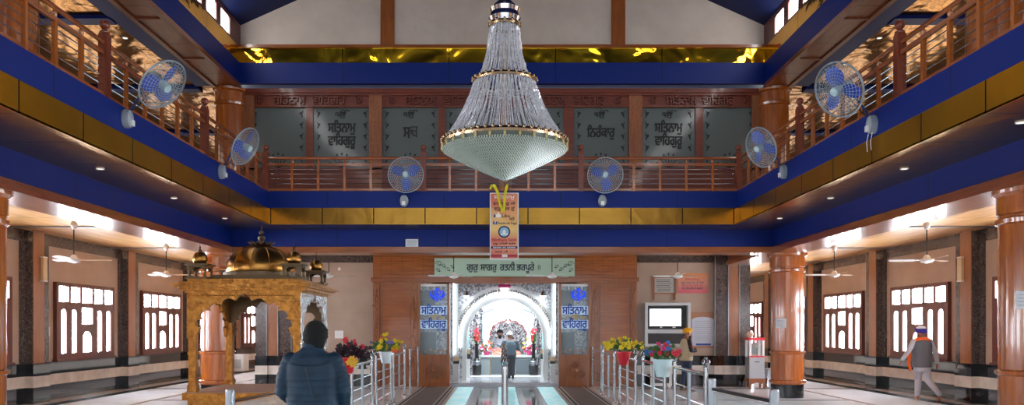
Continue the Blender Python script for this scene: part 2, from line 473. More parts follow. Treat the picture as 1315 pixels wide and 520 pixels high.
# side windows of both aisles and of both galleries
def arch_corner(mb, u0, u1, z1, h, d0, d1, n=8):
    """fills both top corners of an opening so that it reads as a round arch"""
    uc = (u0+u1)/2; rw = (u1-u0)/2
    for sg in (-1, 1):
        pts = [(uc+sg*rw, z1)] + [(uc+sg*rw*math.cos(a), z1-h+h*math.sin(a)) for a in [PI/2*i/n for i in range(n+1)]]
        mb.prism(pts, 'yz', d0, d1)
wn = 0
for s, nm in ((-1, 'left'), (1, 'right')):
    for k in range(-4, 4):
        y0 = 18.2+4.35*k; wn += 1
        H = [(.10,.51,2.29,2.66),(.61,1.01,2.29,2.66),(1.11,1.59,2.29,2.66),(1.69,2.09,2.29,2.66),(2.19,2.60,2.29,2.66),
             (.19,.41,1.06,2.12),(.64,.86,1.06,2.12),(1.84,2.06,1.06,2.12),(2.29,2.51,1.06,2.12),(1.10,1.60,1.76,2.17),(1.15,1.55,1.06,1.58)]
        holes = [(y0+a, y0+b, c, d) for a, b, c, d in H]
        mb = MB().lattice(y0, y0+2.7, 0.90, 2.75, holes, s*(XW-0.09), s*(XW-0.0), 'yz')
        for h in holes[5:9]: arch_corner(mb, h[0], h[1], h[3], 0.1, s*(XW-0.085), s*(XW-0.02))
        arch_corner(mb, holes[10][0], holes[10][1], holes[10][3], 0.16, s*(XW-0.085), s*(XW-0.02))
        mb.box(s*(XW-0.13), s*XW, y0-0.03, y0+2.73, 0.88, 0.93)
        for yy in (y0+0.30, y0+0.75, y0+1.95, y0+2.40):   # thin curtain rods of the casements
            mb.box(s*(XW-0.03), s*(XW-0.015), yy-0.008, yy+0.008, 1.05, 2.14)
        f = struct('window_%d' % wn, mb, WINWOOD, smooth=False)
        MB().box(s*(XW-0.015), s*(XW-0.005), y0+0.03, y0+2.67, 0.95, 2.70).build('window_pane', PANE, f, smooth=False)
    for k in range(-4, 4):
        y0 = 17.9+4.35*k; wn += 1
        holes = [(y0+0.08+0.62*i, y0+0.62+0.62*i, c, d) for i in range(5) for c, d in ((5.2, 6.25), (6.33, 6.95))]
        f = struct('window_%d' % wn, MB().lattice(y0, y0+3.18, 5.1, 7.05, holes, s*(XW-0.08), s*XW, 'yz'), WINWOOD, smooth=False)
        MB().box(s*(XW-0.02), s*(XW-0.005), y0+0.03, y0+3.15, 5.13, 7.0).build('window_pane', PANEUP, f, smooth=False)

# ---- upper far wall: carved wooden screen with etched glass
t = NT('dark_tinted_glass'); t.set(color=srgb(112, 120, 118), rough=0.12, alpha=0.85); DARKGLASS = t.m
UY = 19.25
ux = lambda px: X(px, UY)
pane_px = [(320, 393), (402, 475), (490, 563), (572, 645), (653, 724), (737, 807), (825, 893), (903, 972)]
zt, zb = Z(138, UY), 5.62
holes = [(ux(a), ux(b), zb, zt) for a, b in pane_px]
scr = struct('wall_gallery_screen', MB().lattice(-6.42, 6.45, 4.72, 7.56, holes, UY, UY+0.12), WOODREDX, smooth=False)
for px in (320, 482.5, 649, 816, 972):
    hw = 0.14 if px in (320, 972) else 0.16
    MB().box(ux(px)-hw, ux(px)+hw, UY-0.05, UY, 4.72, 7.5).build('screen_post', CARVED, scr, smooth=False)
MB().box(-6.45, 6.48, UY-0.1, UY, 7.46, 7.56).box(-6.45, 6.48, UY-0.06, UY, 7.40, 7.46).build('screen_cornice', WOODREDX, scr, smooth=False)
MB().box(-6.4, 6.4, UY-0.04, UY, zt, zt+0.05).box(-6.4, 6.4, UY-0.05, UY, zb-0.06, zb).build('screen_rail', WOODREDX, scr, smooth=False)
for a, b in pane_px:
    MB().box(ux(a), ux(b), UY+0.05, UY+0.06, zb, zt).build('screen_glass', DARKGLASS, scr, smooth=False)
ETCH = plain('black_glass_lettering', (6, 7, 9), 0.5)
SAT, WAH = 'ਸਿਤਨਾਮੁ', 'ਵਾਿਹਗੁਰੂ'
def scroll(mb, cx, cz, r, y, sg=1, th=0.012, turns=1.6):
    pts = []
    for i in range(22):
        a = i/21*turns*2*PI; q = r*(1-i/26)
        pts.append((cx+sg*q*math.cos(a), y, cz+q*math.sin(a)))
    mb.tube(pts, th, 5)
for idx, lines in ((1, [SAT, WAH]), (2, ['ਸਚ']), (3, ['ਸਚ']), (4, ['ਿਨਰੰਕਾਰੁ']), (5, ['ਿਨਰੰਕਾਰੁ']), (6, [SAT, WAH])):
    a, b = pane_px[idx]; cx = ux((a+b)/2)
    for i, s_ in enumerate(lines):
        if s_ == 'ਸਚ':      # the second letter drawn by hand
            text('ਸ', 0.42, ETCH, scr, (cx-0.085, UY+0.04, 6.50), name='etched_lettering', off=0.01, width=0.17)
            x0, z0 = cx+0.01, 6.55
            mb = MB().box(x0-0.01, x0+0.18, UY+0.036, UY+0.044, z0+0.085, z0+0.11).box(x0+0.135, x0+0.158, UY+0.036, UY+0.044, z0-0.16, z0+0.1)
            mb.tube([(x0+0.145, UY+0.04, z0), (x0+0.06, UY+0.04, z0+0.005), (x0+0.015, UY+0.04, z0+0.03)], 0.011, 5).tube([(x0+0.02, UY+0.04, z0+0.02), (x0+0.035, UY+0.04, z0-0.06), (x0+0.08, UY+0.04, z0-0.115), (x0+0.145, UY+0.04, z0-0.13)], 0.011, 5)
            mb.build('etched_lettering', ETCH, scr)
            continue
        text(s_, 0.34, ETCH, scr, (cx, UY+0.04, 6.62-0.32*i-(0.12 if len(lines) == 1 else 0)), name='etched_lettering', off=0.011, width=(0.26 if s_ == 'ਸਚ' else 0.68))
    text('ੴ', 0.24, ETCH, scr, (cx, UY+0.04, 6.93), name='etched_lettering', off=0.003)
for a, b in pane_px:
    mb = MB(); x0, x1 = ux(a)+0.1, ux(b)-0.1; cx = (x0+x1)/2
    for sg, xx in ((1, x0), (-1, x1)):
        for k in range(5):
            z0 = zb+0.15+k*0.28
            mb.tube([(xx, UY+0.045, z0), (xx+sg*0.03, UY+0.045, z0+0.08), (xx-sg*0.02, UY+0.045, z0+0.17)], [0.012, 0.02, 0.004], 5)
            mb.sphere((xx+sg*0.05, UY+0.045, z0+0.1), (0.022, 0.004, 0.03), 6, 4)
    for k in range(7):
        an = PI*(0.12+0.76*k/6)
        mb.tube([(cx, UY+0.045, zb+0.02), (cx+0.2*math.cos(an), UY+0.045, zb+0.2*math.sin(an)+0.02), (cx+0.3*math.cos(an), UY+0.045, zb+0.34*math.sin(an))], [0.012, 0.01, 0.003], 5)
        mb.sphere((cx+0.31*math.cos(an), UY+0.045, zb+0.36*math.sin(an)), (0.025, 0.004, 0.03), 6, 4)
    mb.build('etched_flowers', ETCH, scr)
for c0, c1 in ((320, 475), (490, 640), (657, 807), (825, 972)):
    cx = (ux(c0)+ux(c1))/2; wd = ux(c1)-ux(c0)
    text(SAT+'  '+WAH, 0.30, WOODREDX, scr, (cx, UY-0.03, 7.27), name='carved_lettering', ex=0.03, off=0.004, width=wd*0.6)
    for sg in (-1, 1):
        text('☬', 0.28, WOODREDX, scr, (cx+sg*wd*0.41, UY-0.03, 7.27), name='carved_emblem', ex=0.03)
# the dim room behind the screen
struct('wall_gallery_back', MB().box(-XO, XO, 24.0, 24.1, 4.7, 7.63), plain('dim_room_wall', (120, 110, 104), 0.6), smooth=False)
struct('ceiling_gallery_back', MB().box(-7.05, 7.05, UY+0.1, 30, 7.60, 7.75), plain('dim_room_ceiling', (150, 160, 160), 0.5), smooth=False)
for px in (-4.4, -1.2, 2.6, 5.4):
    trim(MB().box(px-0.18, px+0.18, UY+0.3, 24, 7.3, 7.6), plain('dim_room_beam', (134, 142, 144), 0.4), smooth=False)

# ---- central shrine block
XC = 0.06
def PX(px): return X(px, YW)
xl0, xl1, xr0, xr1 = -7.0, PX(480), PX(817), 7.05
for s, nm, a, b in ((-1, 'shrine_front_left', xl0, xl1), (1, 'shrine_front_right', xr0, xr1)):
    struct('wall_'+nm, MB().box(a, b, YW, YW+0.2, 0, 3.82), BEIGE, smooth=False)
    struct('baseboard_'+nm, MB().box(a, b, YW-0.05, YW, 0, 0.88), BAND, smooth=False)
    trim(MB().box(a, b, YW-0.03, YW, 3.54, 3.82), GRANITE, smooth=False)
    xo = a if s < 0 else b
    struct('wall_shrine_side_'+SL[s > 0], MB().box(xo, xo-s*0.2, YW+0.2, 30.5, 0, 3.82), BEIGE, smooth=False)
    struct('baseboard_shrine_side_'+SL[s > 0], MB().box(xo, xo+s*0.04, YW, 30.5, 0, 0.88), BAND, smooth=False)
    # corner pilaster: granite, wood, granite
    q = lambda d: xo-s*d
    trim(MB().box(q(0.0), q(0.30), YW-0.16, YW, 0.88, 3.82).box(q(0.62), q(1.0), YW-0.10, YW, 0.88, 3.82), GRANITE, smooth=False)
    trim(MB().box(q(0.30), q(0.62), YW-0.14, YW, 0.88, 3.82), PILWOOD, smooth=False)
    for d in (0.30, 0.62, 1.0):
        trim(MB().box(q(d)-0.008, q(d)+0.008, YW-0.17, YW, 0.88, 3.82), STEELD, smooth=False)
    trim(MB().box(q(-0.02), q(0.33), YW-0.2, YW-0.0, 0, 0.88), BAND, smooth=False)
    trim(MB().box(q(0.33), q(1.02), YW-0.15, YW-0.0, 0, 0.88), BAND, smooth=False)
struct('wall_shrine_back', MB().box(xl0, xr1, 30.5, 30.7, 0, 3.82), BEIGE, smooth=False)

# ---- wooden portal
LACE = NT('white_silver_lace_mosaic')
vv = LACE.map((1,)*3); vo = LACE.vor(vv, 17); no = LACE.noise(vv, 22, 3)
LACE.set(color=LACE.ramp(LACE.math('ADD', vo, LACE.math('MULTIPLY', no, 0.35)), [(0.5, srgb(232, 236, 240)), (0.68, srgb(206, 206, 212)), (0.9, srgb(150, 146, 152))]), rough=0.25, metal=0.2)
LACE = LACE.m
DAMASK = NT('black_white_damask')
vv = DAMASK.map((1, 1, 0.8)); no = DAMASK.noise(vv, 13, 3, 0.55, 1.6)
DAMASK.set(color=DAMASK.ramp(no, [(0.47, srgb(226, 222, 224)), (0.52, srgb(84, 74, 84))]), rough=0.7)
DAMASK = DAMASK.m
fy = YW-0.12
def flower_mb0(mb, c, r):
    for k in range(6):
        a = 2*PI*k/6; mb.sphere((c[0]+r*0.6*math.cos(a), c[1]-0.01, c[2]+r*0.6*math.sin(a)), (r*0.4, r*0.15, r*0.4), 6, 4)
    mb.sphere((c[0], c[1]-0.02, c[2]), r*0.3, 6, 4)
port = struct('wall_shrine_portal', MB().lattice(PX(480), PX(817), 0, 3.82,
        [(PX(578), PX(717), -1, Z(363, YW)), (PX(540), PX(575), Z(457, YW), Z(365, YW)), (PX(720), PX(755), Z(457, YW), Z(365, YW))], fy, YW+0.2), WOOD, smooth=False)
MB().box(PX(480)-0.03, PX(817)+0.03, fy-0.07, fy, Z(331, YW)+0.08, 3.82).build('portal_frieze', WOODX, port, smooth=False)
MB().box(PX(481), PX(816), fy-0.03, fy, Z(357, YW), Z(331, YW)+0.08).build('parquet_panel', PARQUET, port, smooth=False)
for a, b, z0, z1, d in ((478, 819, 357, 359.5, 0.11), (478, 819, 359.5, 362, 0.07), (556, 740, 362, 364.5, 0.05)):
    MB().box(PX(a), PX(b), fy-d, fy, Z(z1, YW), Z(z0, YW)).build('portal_cornice', WOODX, port, smooth=False)
for a, b in ((480, 537), (758, 817)):
    MB().box(PX(a)+0.26, PX(b)-0.2, fy-0.025, fy, 0.62, Z(366, YW)).build('plank_panel', DOORWOOD, port, smooth=False)
    for xx in (PX(a)+0.01, PX(b)-0.19):
        MB().box(xx, xx+0.18, fy-0.05, fy, 0.05, Z(364, YW)).build('carved_border', CARVED, port, smooth=False)
        vine = MB()
        pts = [(xx+0.09+0.045*math.sin(i*0.55), fy-0.06, 0.2+i*0.07) for i in range(38)]
        vine.tube(pts, 0.012, 5)
        for i in range(0, 38, 3): vine.sphere((pts[i][0]+(0.05 if i % 2 else -0.05), fy-0.06, pts[i][2]), (0.028, 0.014, 0.04), 6, 5)
        vine.build('carved_vine', CARVED, port)
    MB().box(PX(a)+0.26, PX(b)-0.2, fy-0.035, fy, 0.08, 0.55).build('lower_panel', CARVED, port, smooth=False)
# lit display panes beside the opening
t = NT('clear_pane'); t.set(color=srgb(200, 225, 235), rough=0.03, alpha=0.22); CLEAR = t.m
BLUEL = emis('blue_backlit_letter', (20, 60, 210), 0.9)
BLUET = plain('blue_letter', (24, 70, 170), 0.5)
BLUEBAND = plain('pale_blue_film', (196, 222, 246), 0.5, emit=srgb(190, 220, 250), es=0.25)
GOLDT = plain('yellow_letter', (214, 180, 60), 0.5)
for a, b, c in ((537, 578, 557), (717, 758, 738)):
    x0, x1 = PX(a), PX(b); cx = (x0+x1)/2
    fr = MB().lattice(x0, x1, Z(457, YW), Z(363, YW), [(x0+0.07, x1-0.07, Z(457, YW)+0.05, Z(363, YW)-0.04)], fy-0.05, fy)
    fr.build('display_frame', WOOD, port, smooth=False)
    MB().box(x0+0.07, x1-0.07, YW-0.1, YW-0.09, Z(457, YW)+0.05, Z(363, YW)-0.04).build('display_glass', CLEAR, port, smooth=False)
    MB().box(x0, x1, fy-0.05, fy, 0.0, Z(457, YW)).build('lower_panel', WOOD, port, smooth=False)
    rel = MB()
    for i in range(9):
        an = i*0.7
        scroll(rel, cx+0.16*math.cos(an)+(0.03*i-0.1)*0.6, 0.45+0.17*math.sin(an), 0.09+0.01*(i % 3), fy-0.055, 1 if i % 2 else -1, 0.014)
    rel.sphere((cx, fy-0.05, 0.47), (0.12, 0.04, 0.1), 10, 8)
    rel.build('carved_relief', CARVED, port)
    MB().box(x0+0.07, x1-0.07, YW-0.118, YW-0.112, Z(404, YW), Z(393, YW)).build('film_band', BLUEBAND, port, smooth=False)
    MB().box(x0+0.07, x1-0.07, YW-0.118, YW-0.112, Z(422, YW), Z(411, YW)).build('film_band', BLUEBAND, port, smooth=False)
    text(SAT, 0.32, BLUET, port, (cx, YW-0.125, Z(399, YW)), name='blue_lettering', off=0.008, width=0.70)
    text(WAH, 0.32, BLUET, port, (cx, YW-0.125, Z(416.5, YW)), name='blue_lettering', off=0.008, width=0.70)
    text('ੴ ☬', 0.2, GOLDT, port, (cx+0.1, YW-0.125, Z(407.5, YW)), name='yellow_lettering', width=0.4)
    text('☬', 0.5, BLUEL, port, (cx+0.1, YW-0.125, Z(380, YW)), name='blue_emblem', off=0.0, width=0.42)
    sw = MB()
    for i in range(4):
        sw.ring((x0+0.18+i*0.19, YW-0.11, Z(369, YW)), 0.09, 0.012, (0, 1, 0), 14, 5, (PI, 2*PI))
    sw.box(x0+0.08, x1-0.08, YW-0.12, YW-0.108, Z(368, YW), Z(365, YW))
    sw.build('scalloped_valance', WHITEP, port)
    # inside the display: mirror mosaic panel, dark cabinets
    MB().box(x0+0.08, cx+0.02, YW+0.2, YW+0.4, 0.9, 1.55).box(x0+0.08, cx, YW+0.2, YW+0.4, 2.1, 2.75).build('dark_cabinet', plain('dark_display_cabinet', (40, 40, 44), 0.3), port, smooth=False)
    fmb = MB()
    for i in range(5): flower_mb0(fmb, (x0+0.2+0.15*i, YW+0.1, 1.0+0.05*(i % 2)), 0.05)
    fmb.build('display_flowers', plain('orange_display_flower', (240, 140, 40), 0.6), port, smooth=False)
    MB().box(x0-0.05, x1+0.05, YW+0.45, YW+0.5, 0.3, 3.2).build('mosaic_panel', LACE, port, smooth=False)

# ---- shrine room
SX0, SX1 = -3.4, 3.5
WHITEWALL = plain('shrine_white_wall', (236, 238, 240), 0.3)
MIRRORM = NT('mirror_mosaic'); vo = MIRRORM.vor(MIRRORM.map((1,)*3), 14)
MIRRORM.set(color=MIRRORM.ramp(vo, [(0.2, srgb(245, 248, 250)), (0.6, srgb(150, 160, 170))]), rough=0.2, metal=0.6); MIRRORM = MIRRORM.m
struct('floor_shrine', MB().box(SX0, SX1, YW-0.05, 30.5, 0, 0.1), plain('grey_shrine_marble', (176, 176, 184), 0.15), smooth=False)
struct('wall_shrine_inner_left', MB().box(SX0-0.1, SX0, YW+0.2, 30.5, 0, 3.5), WHITEWALL, smooth=False)
struct('wall_shrine_inner_right', MB().box(SX1, SX1+0.1, YW+0.2, 30.5, 0, 3.5), WHITEWALL, smooth=False)
struct('wall_shrine_inner_back', MB().box(SX0, SX1, 29.2, 29.3, 0.1, 3.5), WHITEWALL, smooth=False)
struct('ceiling_shrine', MB().box(SX0, SX1, YW+0.2, 30.5, 3.42, 3.5), MIRRORM, smooth=False)
def arch_profile(cx, r, zc, n=28):
    return [(cx+r*math.cos(a), zc+r*math.sin(a)) for a in [PI*i/n for i in range(n+1)]]
AY = 23.6; acx = X(648.5, AY); azc = Z(434, AY)
def arch_slab(name, ro_rect, r, y0, y1, mat, parent=None, z0=0.1):
    x0, x1, z1 = ro_rect
    poly = [(x0, z0), (x0, z1), (x1, z1), (x1, z0), (acx+r, z0)] + arch_profile(acx, r, azc) + [(acx-r, z0)]
    return MB().prism(poly, 'xz', y0, y1).build(name, mat, parent, smooth=False)
arch = thing('shrine_arch', 'large round white mosaic arch with light strips just inside the shrine entrance', 'arch', (0, 0, 0))
arch_slab('mosaic_field', (SX0+0.02, SX1-0.02, 3.41), 1.60, AY, AY+0.1, LACE, arch)
def arc_band(name, r0, r1, y0, y1, mat, legs=0.1, n=40, parent=None):
    poly = [(acx+r1, legs)]+arch_profile(acx, r1, azc, n)+[(acx-r1, legs), (acx-r0, legs)]+arch_profile(acx, r0, azc, n)[::-1]+[(acx+r0, legs)]
    return MB().prism(poly, 'xz', y0, y1).build(name, mat, parent)
arc_band('outer_moulding', 1.50, 1.60, AY-0.06, AY+0.1, WHITESTONE, parent=arch)
arc_band('mosaic_ring', 1.30, 1.50, AY-0.02, AY+0.2, LACE, parent=arch)
arc_band('inner_moulding', 1.16, 1.30, AY-0.05, AY+0.3, WHITESTONE, parent=arch)
LED = emis('cool_light_strip', (225, 245, 255), 9.0)
arc_band('light_strip', 1.335, 1.36, AY-0.09, AY-0.06, LED, legs=azc-0.3, parent=arch)
beads = MB()
for i in range(60):
    a = PI*i/59; beads.sphere((acx+1.44*math.cos(a), AY-0.05, azc+1.44*math.sin(a)), 0.03, 6, 5)
beads.build('bead_border', BRASS, arch)
for sg in (-1, 1):
    pb = thing('shrine_pilaster', 'white marble pilaster with black and gold bands at the %s edge of the shrine entrance' % SL[sg > 0], 'pilaster', (X(648, AY)+sg*1.50, AY-0.55, 0.1), 0, 'white pilasters of the shrine entrance')
    MB().box(-0.13, 0.13, -0.13, 0.13, 0.72, 3.1).build('shaft', WHITESTONE, pb, smooth=False)
    MB().box(-0.15, 0.15, -0.15, 0.15, 0.0, 0.52).build('pedestal', WHITESTONE, pb, smooth=False)
    MB().box(-0.16, 0.16, -0.16, 0.16, 0.60, 0.72).build('gold_band', BRASS, pb, smooth=False)
    MB().box(-0.16, 0.16, -0.16, 0.16, 0.52, 0.60).build('black_band', BLACKSTONE, pb, smooth=False)
    MB().box(-0.02, 0.02, -0.17, -0.14, 0.8, 3.1).build('light_strip', LED, pb, smooth=False)
    sp = thing('spot_lamp', 'bright round spot lamp at the upper %s of the shrine arch' % SL[sg > 0], 'lamp', (X(648, AY)+sg*1.15, AY-0.3, 2.78), 0, 'spot lamps on the shrine arch')
    MB().lathe([(0.02, 0.0), (0.07, -0.02), (0.09, -0.14), (0.085, -0.15)], n=16).build('lamp_housing', STEEL, sp)
    MB().sphere((0, 0, -0.15), (0.075, 0.075, 0.04), 12, 6).build('lens', emis('lamp_lens', (235, 248, 255), 60), sp)
    MB().tube([(0, 0, 0), (0, 0.06, 0.08), (0, 0.23, 0.1)], 0.014, 6).build('bracket', STEEL, sp)
# damask curtain with real folds
def curtain(x0, x1, y, z0, z1, mat, amp=0.05, wl=0.22, n=None):
    n = n or int((x1-x0)/0.03); vs = []; fs = []
    for i in range(n+1):
        xx = x0+(x1-x0)*i/n; yy = y+amp*math.sin(2*PI*xx/wl)+0.3*amp*math.sin(5.1*xx)
        vs += [(xx, yy, z0), (xx, yy, z1), (xx, yy+0.02, z0), (xx, yy+0.02, z1)]
    for i in range(n):
        a = 4*i; b = a+4
        fs += [(a, b, b+1, a+1), (a+2, a+3, b+3, b+2), (a+1, b+1, b+3, a+3), (a, a+2, b+2, b)]
    fs += [(0, 1, 3, 2), (4*n, 4*n+2, 4*n+3, 4*n+1)]
    return MB().add(vs, fs)
tag(curtain(-1.9, 2.0, 28.9, 0.12, 3.3, DAMASK).build('damask_curtain', DAMASK), 'black and white damask curtain hanging behind the shrine canopy', 'curtain')
for i, (a, b) in enumerate(((-1.62, -0.98), (1.26, 1.90))):
    tag(curtain(a, b, 25.3, 0.12, 2.75, DAMASK).build('damask_curtain', DAMASK), 'black and white damask side curtain %s of the shrine canopy, behind the vase' % SL[i], 'curtain')
# shrine canopy
CY = 26.9; ccx = X(652.5, CY)
pk = thing('shrine_canopy', 'white marble throne canopy with cusped arch and glowing dome behind the counter', 'canopy', (ccx, CY, 0.1))
def cusp(cx, hw, zs, h, n=7, lobe=0.07, peak=0.14, m=64):
    """cusped arch from right springing to left"""
    out = []
    for i in range(m+1):
        th = PI*i/m
        k = 1-lobe+lobe*1.6*abs(math.sin(n*th))
        k += peak*math.exp(-((th-PI/2)/0.13)**2)
        out.append((cx+hw*math.cos(th)*min(k, 1.0), zs+h*math.sin(th)*k))
    return out
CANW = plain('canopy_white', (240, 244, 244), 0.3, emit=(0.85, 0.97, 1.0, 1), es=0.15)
for sg in (-1, 1):
    for yy in (0, 1.3):
        MB().lathe([(0.13, 0.6), (0.13, 0.7), (0.09, 0.74), (0.085, 1.6), (0.12, 1.66), (0.12, 1.72)], (sg*0.78, yy, 0), 16).build('column', CANW, pk)
poly = [(-0.9, 1.2), (-0.9, 2.05)]+[(-0.9+1.8*i/16, 2.05+0.28*math.sin(PI*i/16)) for i in range(1, 16)]+[(0.9, 2.05), (0.9, 1.2), (0.68, 1.2)]+cusp(0, 0.66, 1.3, 0.56)+[(-0.68, 1.2)]
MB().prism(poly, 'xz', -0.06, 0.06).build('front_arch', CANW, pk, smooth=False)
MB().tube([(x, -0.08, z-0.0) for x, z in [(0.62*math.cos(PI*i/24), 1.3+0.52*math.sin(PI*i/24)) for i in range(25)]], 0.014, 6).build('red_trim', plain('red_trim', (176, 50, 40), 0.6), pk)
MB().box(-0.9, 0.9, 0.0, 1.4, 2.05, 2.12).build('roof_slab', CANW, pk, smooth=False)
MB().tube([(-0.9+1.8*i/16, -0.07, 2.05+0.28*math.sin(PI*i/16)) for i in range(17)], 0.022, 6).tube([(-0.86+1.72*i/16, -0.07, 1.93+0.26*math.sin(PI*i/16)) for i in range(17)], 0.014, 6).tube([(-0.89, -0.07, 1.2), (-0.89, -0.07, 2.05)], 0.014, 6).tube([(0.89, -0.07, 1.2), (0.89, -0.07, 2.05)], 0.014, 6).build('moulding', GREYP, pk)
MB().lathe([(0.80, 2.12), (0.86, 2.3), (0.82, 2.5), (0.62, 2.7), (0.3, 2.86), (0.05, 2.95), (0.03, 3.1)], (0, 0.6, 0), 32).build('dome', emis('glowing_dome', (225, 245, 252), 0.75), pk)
MB().box(-0.95, 0.95, -0.15, 1.6, 0, 0.62).build('platform', WHITESTONE, pk, smooth=False)
text('ਗੁਰੂ ਮਾਿਨਓ ਗ੍ਰੰਥ', 0.14, GREYP, pk, (0, -0.075, 2.17), name='canopy_lettering', width=0.9)
pen = MB().sphere((0, -0.1, 1.78), 0.05, 10, 8).tube([(0, -0.1, 1.84), (0, -0.1, 1.95)], 0.012, 6)
pen.build('hanging_lamp', LED, pk)

# ------------------------------------------------------------------ floor runners and carpets
t = NT('aqua_strip_added_glow'); c_ = t.ramp(t.noise(t.map((1, 0.3, 1)), 4, 3), [(0.35, srgb(170, 236, 242)), (0.6, srgb(240, 252, 253))])
t.set(color=c_, rough=0.12, ior=1.2, emit=srgb(170, 238, 246), es=0.45); AQUA = t.m  # emission added: the strips are no lamps, their glow stands for bright floor light
t = NT('grey_glossy_strip'); t.set(color=t.ramp(t.noise(t.map((1,)*3), 9, 4, 0.6), [(0.4, srgb(120, 124, 124)), (0.65, srgb(172, 174, 170))]), rough=0.06); GREYG = t.m
t = NT('speckled_dark_strip'); t.set(color=t.ramp(t.noise(t.map((1,)*3), 26, 4, 0.7), [(0.45, srgb(46, 48, 60)), (0.6, srgb(150, 152, 164))]), rough=0.2); SPECK = t.m
t = NT('brown_carpet'); t.set(color=t.ramp(t.noise(t.map((1,)*3), 40, 3), [(0.3, srgb(96, 80, 76)), (0.7, srgb(128, 110, 104))]), rough=0.9); t.bump(t.noise(t.map((1,)*3), 120, 2), 0.5, 0.004); BCARPET = t.m
BORDERC = plain('pale_carpet_border', (176, 164, 154), 0.9)
BORDERD = plain('dark_carpet_border', (44, 36, 36), 0.9)
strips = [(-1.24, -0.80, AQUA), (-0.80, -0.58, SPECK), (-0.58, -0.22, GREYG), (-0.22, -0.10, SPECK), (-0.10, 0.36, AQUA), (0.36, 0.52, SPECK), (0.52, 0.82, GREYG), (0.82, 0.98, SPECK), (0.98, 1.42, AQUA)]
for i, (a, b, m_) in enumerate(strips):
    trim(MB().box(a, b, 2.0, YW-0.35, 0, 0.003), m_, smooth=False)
trim(MB().box(-1.45, 1.62, YW-0.35, YW-0.05, 0, 0.05), plain('grey_step_marble', (150, 152, 158), 0.15), smooth=False)
for nm, x0, x1 in (('left', -2.3, -1.34), ('right', 1.50, 2.42)):
    cp = thing('carpet_runner', 'long brown carpet runner with pale striped edges along the %s barrier row' % nm, 'carpet', ((x0+x1)/2, 2.0, 0), 0, 'brown carpet runners')
    hw = (x1-x0)/2; L = 20.0
    MB().box(-hw, hw, 0, L, 0, 0.012).build('carpet_field', BCARPET, cp, smooth=False)
    for q in (hw-0.04, -hw+0.04, hw-0.14, -hw+0.14):
        MB().box(q-0.022, q+0.022, 0, L, 0.012, 0.015).build('pale_stripe', BORDERC, cp, smooth=False)
    for q in (hw-0.09, -hw+0.09):
        MB().box(q-0.02, q+0.02, 0, L, 0.012, 0.0155).build('dark_stripe', BORDERD, cp, smooth=False)
for s in (-1, 1):
    trim(MB().box(s*2.6, s*XW, 21.35, 21.5, 0, 0.002), BLACKSTONE, smooth=False)
    trim(MB().box(s*2.6, s*8.0, 17.9, 18.0, 0, 0.002), BLACKSTONE, smooth=False)

# ------------------------------------------------------------------ pillars
def pillar(label, x, y, z0, z1, r, black, group):
    p = thing('round_pillar', label, 'pillar', (x, y, z0), 0, group)
    h = z1-z0; n = 40; b0 = 0.32 if black else 0.0
    def fl(r_, za, zb_, flute=0.004):
        mb = MB(); vs = []; fs = []
        N = n*2
        zs = [za, zb_]
        for zz in zs:
            for j in range(N):
                th = 2*PI*j/N; q = r_-(flute if j % 4 == 0 else 0)
                vs.append((q*math.cos(th), q*math.sin(th), zz))
        for j in range(N):
            j2 = (j+1) % N; fs.append((j, j2, N+j2, N+j))
        fs += [tuple(range(N))[::-1], tuple(N+j for j in range(N))]
        return mb.add(vs, fs)
    fl(r, b0, h-0.05).build('shaft', PILLAR, p, angle=20)
    if black: MB().lathe([(r-0.01, 0), (r-0.01, b0)], n=48).build('black_base', BLACKSTONE, p)
    rings = [(b0+0.06, 0.05), (1.08, 0.04), (h-0.42, 0.045)] if black else [(0.1, 0.05), (h-0.38, 0.05)]
    for zr, tr in rings:
        MB().lathe([(r, zr-tr), (r+0.035, zr-tr*0.6), (r+0.04, zr+tr*0.6), (r, zr+tr)], n=48, cap=False).build('ring_moulding', PILLAR, p)
    MB().lathe([(r, h-0.34), (r+0.02, h-0.33), (r+0.025, h-0.1), (r+0.07, h-0.06), (r+0.08, h)], n=48).build('capital', PILLAR, p)
    return p
for s, nm in ((-1, 'left'), (1, 'right')):
    for y, wh in ((18.8, 'far'), (10.1, 'near'), (1.4, 'nearest')):
        where = {('left', 'far'): 'seen through the golden kiosk', ('right', 'far'): 'with a paper notice, beside the red donation cabinet', ('right', 'near'): 'at the edge of the view by the near windows'}.get((nm, wh), 'on the %s side, %s row' % (nm, wh))
        pillar('round varnished wooden pillar on a black base, '+where, s*6.88, y, 0, 3.46, 0.385, True, 'ground floor pillars')
    for y, wh in ((19.3, 'at the corner beside the glass screen'), (10.6, 'half way along the gallery')):
        pillar('upper floor round wooden pillar on the %s gallery, %s' % (nm, wh), s*6.72, y, 4.70, 7.55, 0.36, False, 'gallery pillars')
